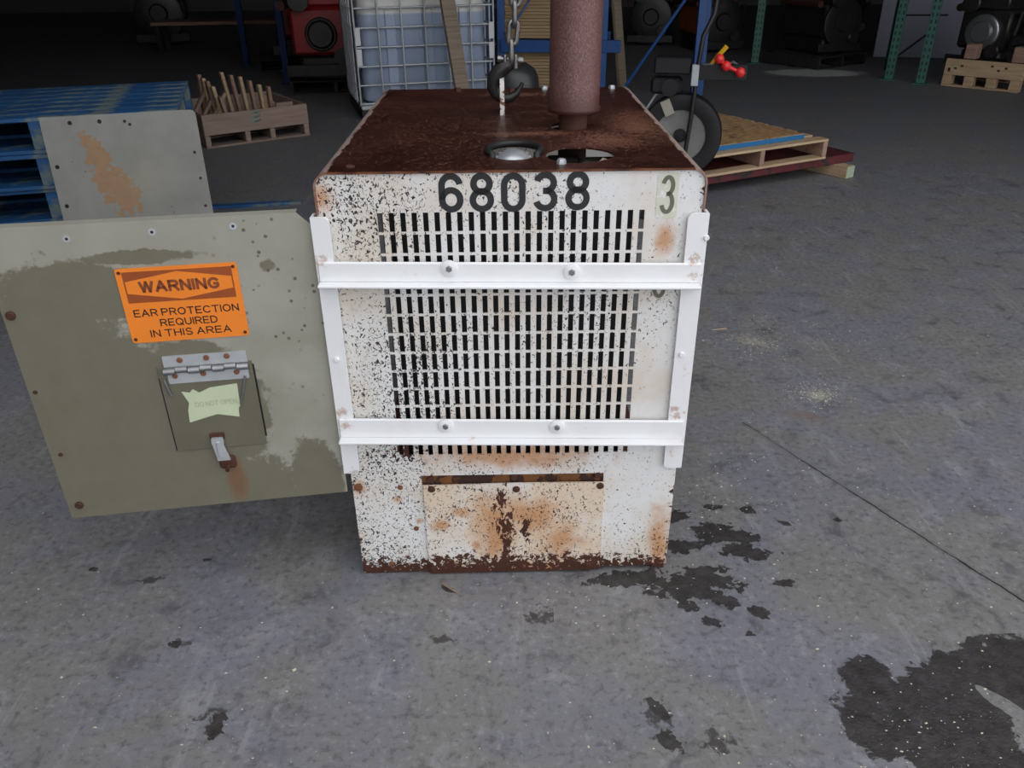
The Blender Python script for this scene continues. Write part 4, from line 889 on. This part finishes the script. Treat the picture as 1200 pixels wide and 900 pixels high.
# left: red engines on black skids
a = at_floor(350, 82); pallet('black_skid', 'blackened skid under the red engine by the thin blue post', (a[0], a[1] + .5, 0), .25, 1.3, 1.0, .15, M['black_wood'], 6, 3, False, 'black skids'); engine('red engine with yellow filter on a black skid by the thin blue post', (a[0], a[1] + .5), .25, M['red'], 1.25, seed=3, canister=M['yellow'], base_z=.151, fw=.4)
a = at_floor(412, 112); pallet('black_skid', 'blackened skid under the red engine beside the liquid tote', (a[0] - .24, a[1] + .58, 0), .1, 1.05, .9, .15, M['black_wood'], 6, 3, False, 'black skids'); engine('red engine partly hidden by the liquid tote', (a[0] - .33, a[1] + .6), .1, M['red'], 1.25, seed=5, base_z=.151, fw=.4)
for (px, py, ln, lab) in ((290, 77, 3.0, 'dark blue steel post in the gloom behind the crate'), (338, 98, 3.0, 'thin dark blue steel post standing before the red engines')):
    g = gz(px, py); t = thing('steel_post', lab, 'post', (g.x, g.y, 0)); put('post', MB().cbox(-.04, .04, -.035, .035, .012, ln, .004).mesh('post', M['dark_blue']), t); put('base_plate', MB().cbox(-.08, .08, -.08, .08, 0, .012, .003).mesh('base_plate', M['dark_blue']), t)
# far workbench on the left
g = gz(255, 62); bench = thing('work_bench', 'long low workbench with a tan top in the dark background', 'bench', (g.x, g.y + .3, 0), .12)
put('bench_top', MB().cbox(-1.0, 1.0, -.3, .3, .42, .47, .005).mesh('bench_top', M['pine_red']), bench)
for x in (-.92, .92):
    for y in (-.24, .24): put('leg', MB().cbox(x - .04, x + .04, y - .04, y + .04, 0, .419, .004).mesh('leg', M['dark_steel']), bench)
a = (g.x - 1.5, g.y + 1.8); engine('dark engine standing in the deep shade at the left', a, .3, M['dark_steel'], 1.3, seed=9)
# right: dark skid with engines
a = at_floor(958, 82); pallet('black_skid', 'large blackened skid with dark engines by the white powder', (4.30, 12.02, 0), math.radians(34.6), 1.05, .95, .15, M['black_wood'], 7, 3, False, 'black skids')
engine('dark engine with a toothed ring on the large black skid', (4.30, 12.06), math.radians(20), M['dark_steel'], 1.0, seed=11, disc=M['dark_steel'], base_z=.151)
a2 = at_floor(1020, 70); engine('black oily engine next to the pale sheet', (5.15, 13.55), math.radians(-25), M['black'], 1.15, seed=12)
a3 = at_floor(835, 62); engine('faded orange engine in the dark behind the blue rack', (a3[0], a3[1] + .5), .2, M['orange_eng'], 1.1, seed=13)
a3 = at_floor(770, 55); engine('dark engine in the background between the blue posts', (a3[0], a3[1] + .7), -.2, M['dark_steel'], 1.1, seed=14)
# green rack
gr = thing('green_pallet_rack', 'green perforated steel pallet rack in front of the pale sheet', 'rack')
gA, gB, gC = gz(1041, 93), gz(1078, 98), gz(884, 74)
pm = MB().cbox(-.05, .05, -.04, .04, .012, 3.4, .004).mesh('post', M['green_steel'])
sl = MB().box(-.009, .009, -.0425, -.0402, -.02, .02).mesh('post_slot', M['black'])
gang = math.atan2((gB - gA).y, (gB - gA).x)
tops = []
for g, ang_ in ((gA, -.5), (gB, -.5), (gC, -.25)):
    put('post', pm, gr, (g.x, g.y, 0), (0, 0, ang_)); put('base_plate', MB().cbox(-.08, .08, -.08, .08, 0, .012, .003).mesh('base_plate', M['green_steel']), gr, (g.x, g.y, 0), (0, 0, ang_))
    for k in range(28):
        for sx in (-.024, .024): put('post_slot', sl, gr, M=Matrix.Translation((g.x, g.y, .08 + k * .075)) @ Matrix.Rotation(ang_, 4, 'Z') @ Matrix.Translation((sx, 0, 0)))
off = Vector((.05, .05, 0)); n1 = gA + Vector((.35, .85, 0)); n2 = gC + Vector((.3, 1.0, 0))
for g, nb in ((gA, n1), (gC, n2)):
    bar('post', (nb.x, nb.y, 0), (nb.x, nb.y, 3.4), .09, .08, M['green_steel'], gr)
    bar('brace', (g.x, g.y + .05, .25), (nb.x, nb.y - .05, .75), .035, .03, M['green_steel'], gr); bar('brace', (g.x, g.y + .05, .95), (nb.x, nb.y - .05, .95), .035, .03, M['green_steel'], gr)
bar('brace', (gA.x, gA.y + .06, .20), (gB.x, gB.y + .06, .55), .03, .02, M['dark_steel'], gr); bar('brace', (gA.x, gA.y + .06, .72), (gB.x + .2, gB.y + .1, .74), .03, .02, M['dark_steel'], gr)
sh = put('pale_sheet', MB().cbox(-.55, .75, 0, .02, .01, 2.0, .003).mesh('pale_sheet', M['lavender']), None, (gA.x + 1.20, gA.y + 2.0, 0), (-.06, 0, -.25)); tag(sh, 'tall pale lavender-grey sheet leaning behind the green rack posts', 'sheet')
# right pallet with an engine on chocks
p1, p2 = gz(1102, 100), gz(1180, 108); prz = math.atan2((p2 - p1).y, (p2 - p1).x); PLn = (p2 - p1).length
ep = thing('engine_pallet', 'tan wooden pallet with stamped front board at the far right', 'pallet', p1, prz)
put('front_board', MB().cbox(0, PLn + .12, 0, .03, .125, .30, .005).mesh('front_board', M['pine']), ep)
for x in (0, PLn * .33, PLn * .66, PLn): put('block', MB().cbox(x, x + .10, .0, .12, .02, .124, .004).mesh('block', M['pine']), ep); put('block', MB().cbox(x, x + .10, .68, .8, .02, .124, .004).mesh('block', M['pine']), ep)
put('bottom_board', MB().cbox(0, PLn + .1, 0, .12, 0, .0195, .003).mesh('bottom_board', M['pine']), ep); put('bottom_board', MB().cbox(0, PLn + .1, .68, .8, 0, .0195, .003).mesh('bottom_board', M['pine']), ep)
for k in range(5): put('deck_board', MB().cbox(.0, PLn + .12, .035 + k * .155, .17 + k * .155, .1245, .145, .003).mesh('deck_board', M['pine_red']), ep)
for k in range(8):
    x = .04 + .11 * (k % 3) * .6 if k < 5 else PLn * (.68 + .1 * (k - 5)); z = .16 + .03 * (k % 3) + .02 * (k // 3)
    put('stamp_mark', MB().box(x, x + .03, -.0015, -.0003, z, z + .022).mesh('stamp_mark', M['faint_ink'] if k == 4 else M['rust']), ep)
for x in (.16, PLn - .06): put('chock', MB().cbox(x, x + .13, .05, .20, .3005, .46, .01).mesh('chock', M['pine_red']), ep)
pe = p1 + Vector((math.cos(prz), math.sin(prz), 0)) * (PLn * .5) + Vector((-math.sin(prz), math.cos(prz), 0)) * .55
engine('grey engine with a pale round cover on the tan pallet', (pe.x + .14, pe.y + .30), prz - .1, M['dark_steel'], 1.05, seed=21, disc=M['alu'], base_z=.146, fw=.6)
g = gz(1195, 106); o = put('blue_crate_corner', MB().cbox(0, .5, 0, .4, 0, .11, .008).cbox(.03, .47, .03, .37, .11, .13, .006).mesh('blue_crate_corner', M['blue_steel']), None, (g.x + .20, g.y - .02, 0), (0, 0, -.6)); o.name = 'blue_tray'; tag(o, 'low blue tray on the floor at the right frame edge', 'tray')
g = gz(868, 76); g.x -= .12; o = put('paper_scrap', MB().add([(-.08, 0, .002), (0, -.04, .03), (.09, .0, .004), (.03, .06, .05), (-.04, .05, .02)], [(0, 1, 3), (1, 2, 3), (0, 3, 4)]).mesh('paper_scrap', M['white_plain']), None, (g.x, g.y, 0)); tag(o, 'crumpled pale paper scrap on the floor by the green post', 'paper')

# ================================================================== CRUMBS AND GRIT ON THE FLOOR (uncountable)
r = random.Random(4); cr = MB()
def crumb(x, y, s):
    if (-.44 < x < .44 and y > 1.645 and y < 2.76) or (y > 3.0 and x < -1.2): return
    a = r.uniform(0, 6.28); h = s * r.uniform(.2, .5); k = []
    for i in range(4): q = a + i * 1.57 + r.uniform(-.3, .3); k.append((x + math.cos(q) * s * r.uniform(.5, 1.2), y + math.sin(q) * s * r.uniform(.4, 1.0), .0))
    k.append((x + r.uniform(-.2, .2) * s, y, h)); cr.add(k, [(0, 1, 4), (1, 2, 4), (2, 3, 4), (3, 0, 4), (0, 3, 2, 1)])
for i in range(420): g = gz(r.uniform(0, 1200), r.uniform(330, 900) if i % 3 else r.uniform(620, 900)); crumb(g.x, g.y, abs(r.gauss(0, .0018)) + .0008)
for (px, py, sx, sy, n) in ((885, 402, 32, 14, 260), (958, 462, 20, 9, 320), (995, 400, 60, 12, 120), (850, 560, 45, 28, 160), (1090, 850, 60, 30, 90), (1060, 600, 90, 50, 60), (880, 620, 60, 40, 60), (700, 700, 80, 20, 50), (1000, 380, 120, 30, 60)):
    for i in range(n): g = gz(r.gauss(px, sx), min(899, r.gauss(py, sy))); crumb(g.x, g.y, abs(r.gauss(0, .0017)) + .0007)
o = cr.build('floor_crumbs', M['crumb']); tag(o, 'pale wood crumbs and grit scattered over the concrete', 'debris', kind='stuff')
for (px, py, L, an, lab) in ((843, 386, .035, .2, 'pale straw sliver on the floor beside the upper right guard bar'), (528, 690, .03, -.7, 'small dark wood splinter on the floor in front of the enclosure')):
    g = gz(px, py); o = put('wood_splinter', MB().cbox(-L, L, -.003, .003, 0, .003, .001).mesh('wood_splinter', M['pine'] if px > 600 else M['old_wood']), None, (g.x, g.y, 0), (0, 0, an)); tag(o, lab, 'splinter')
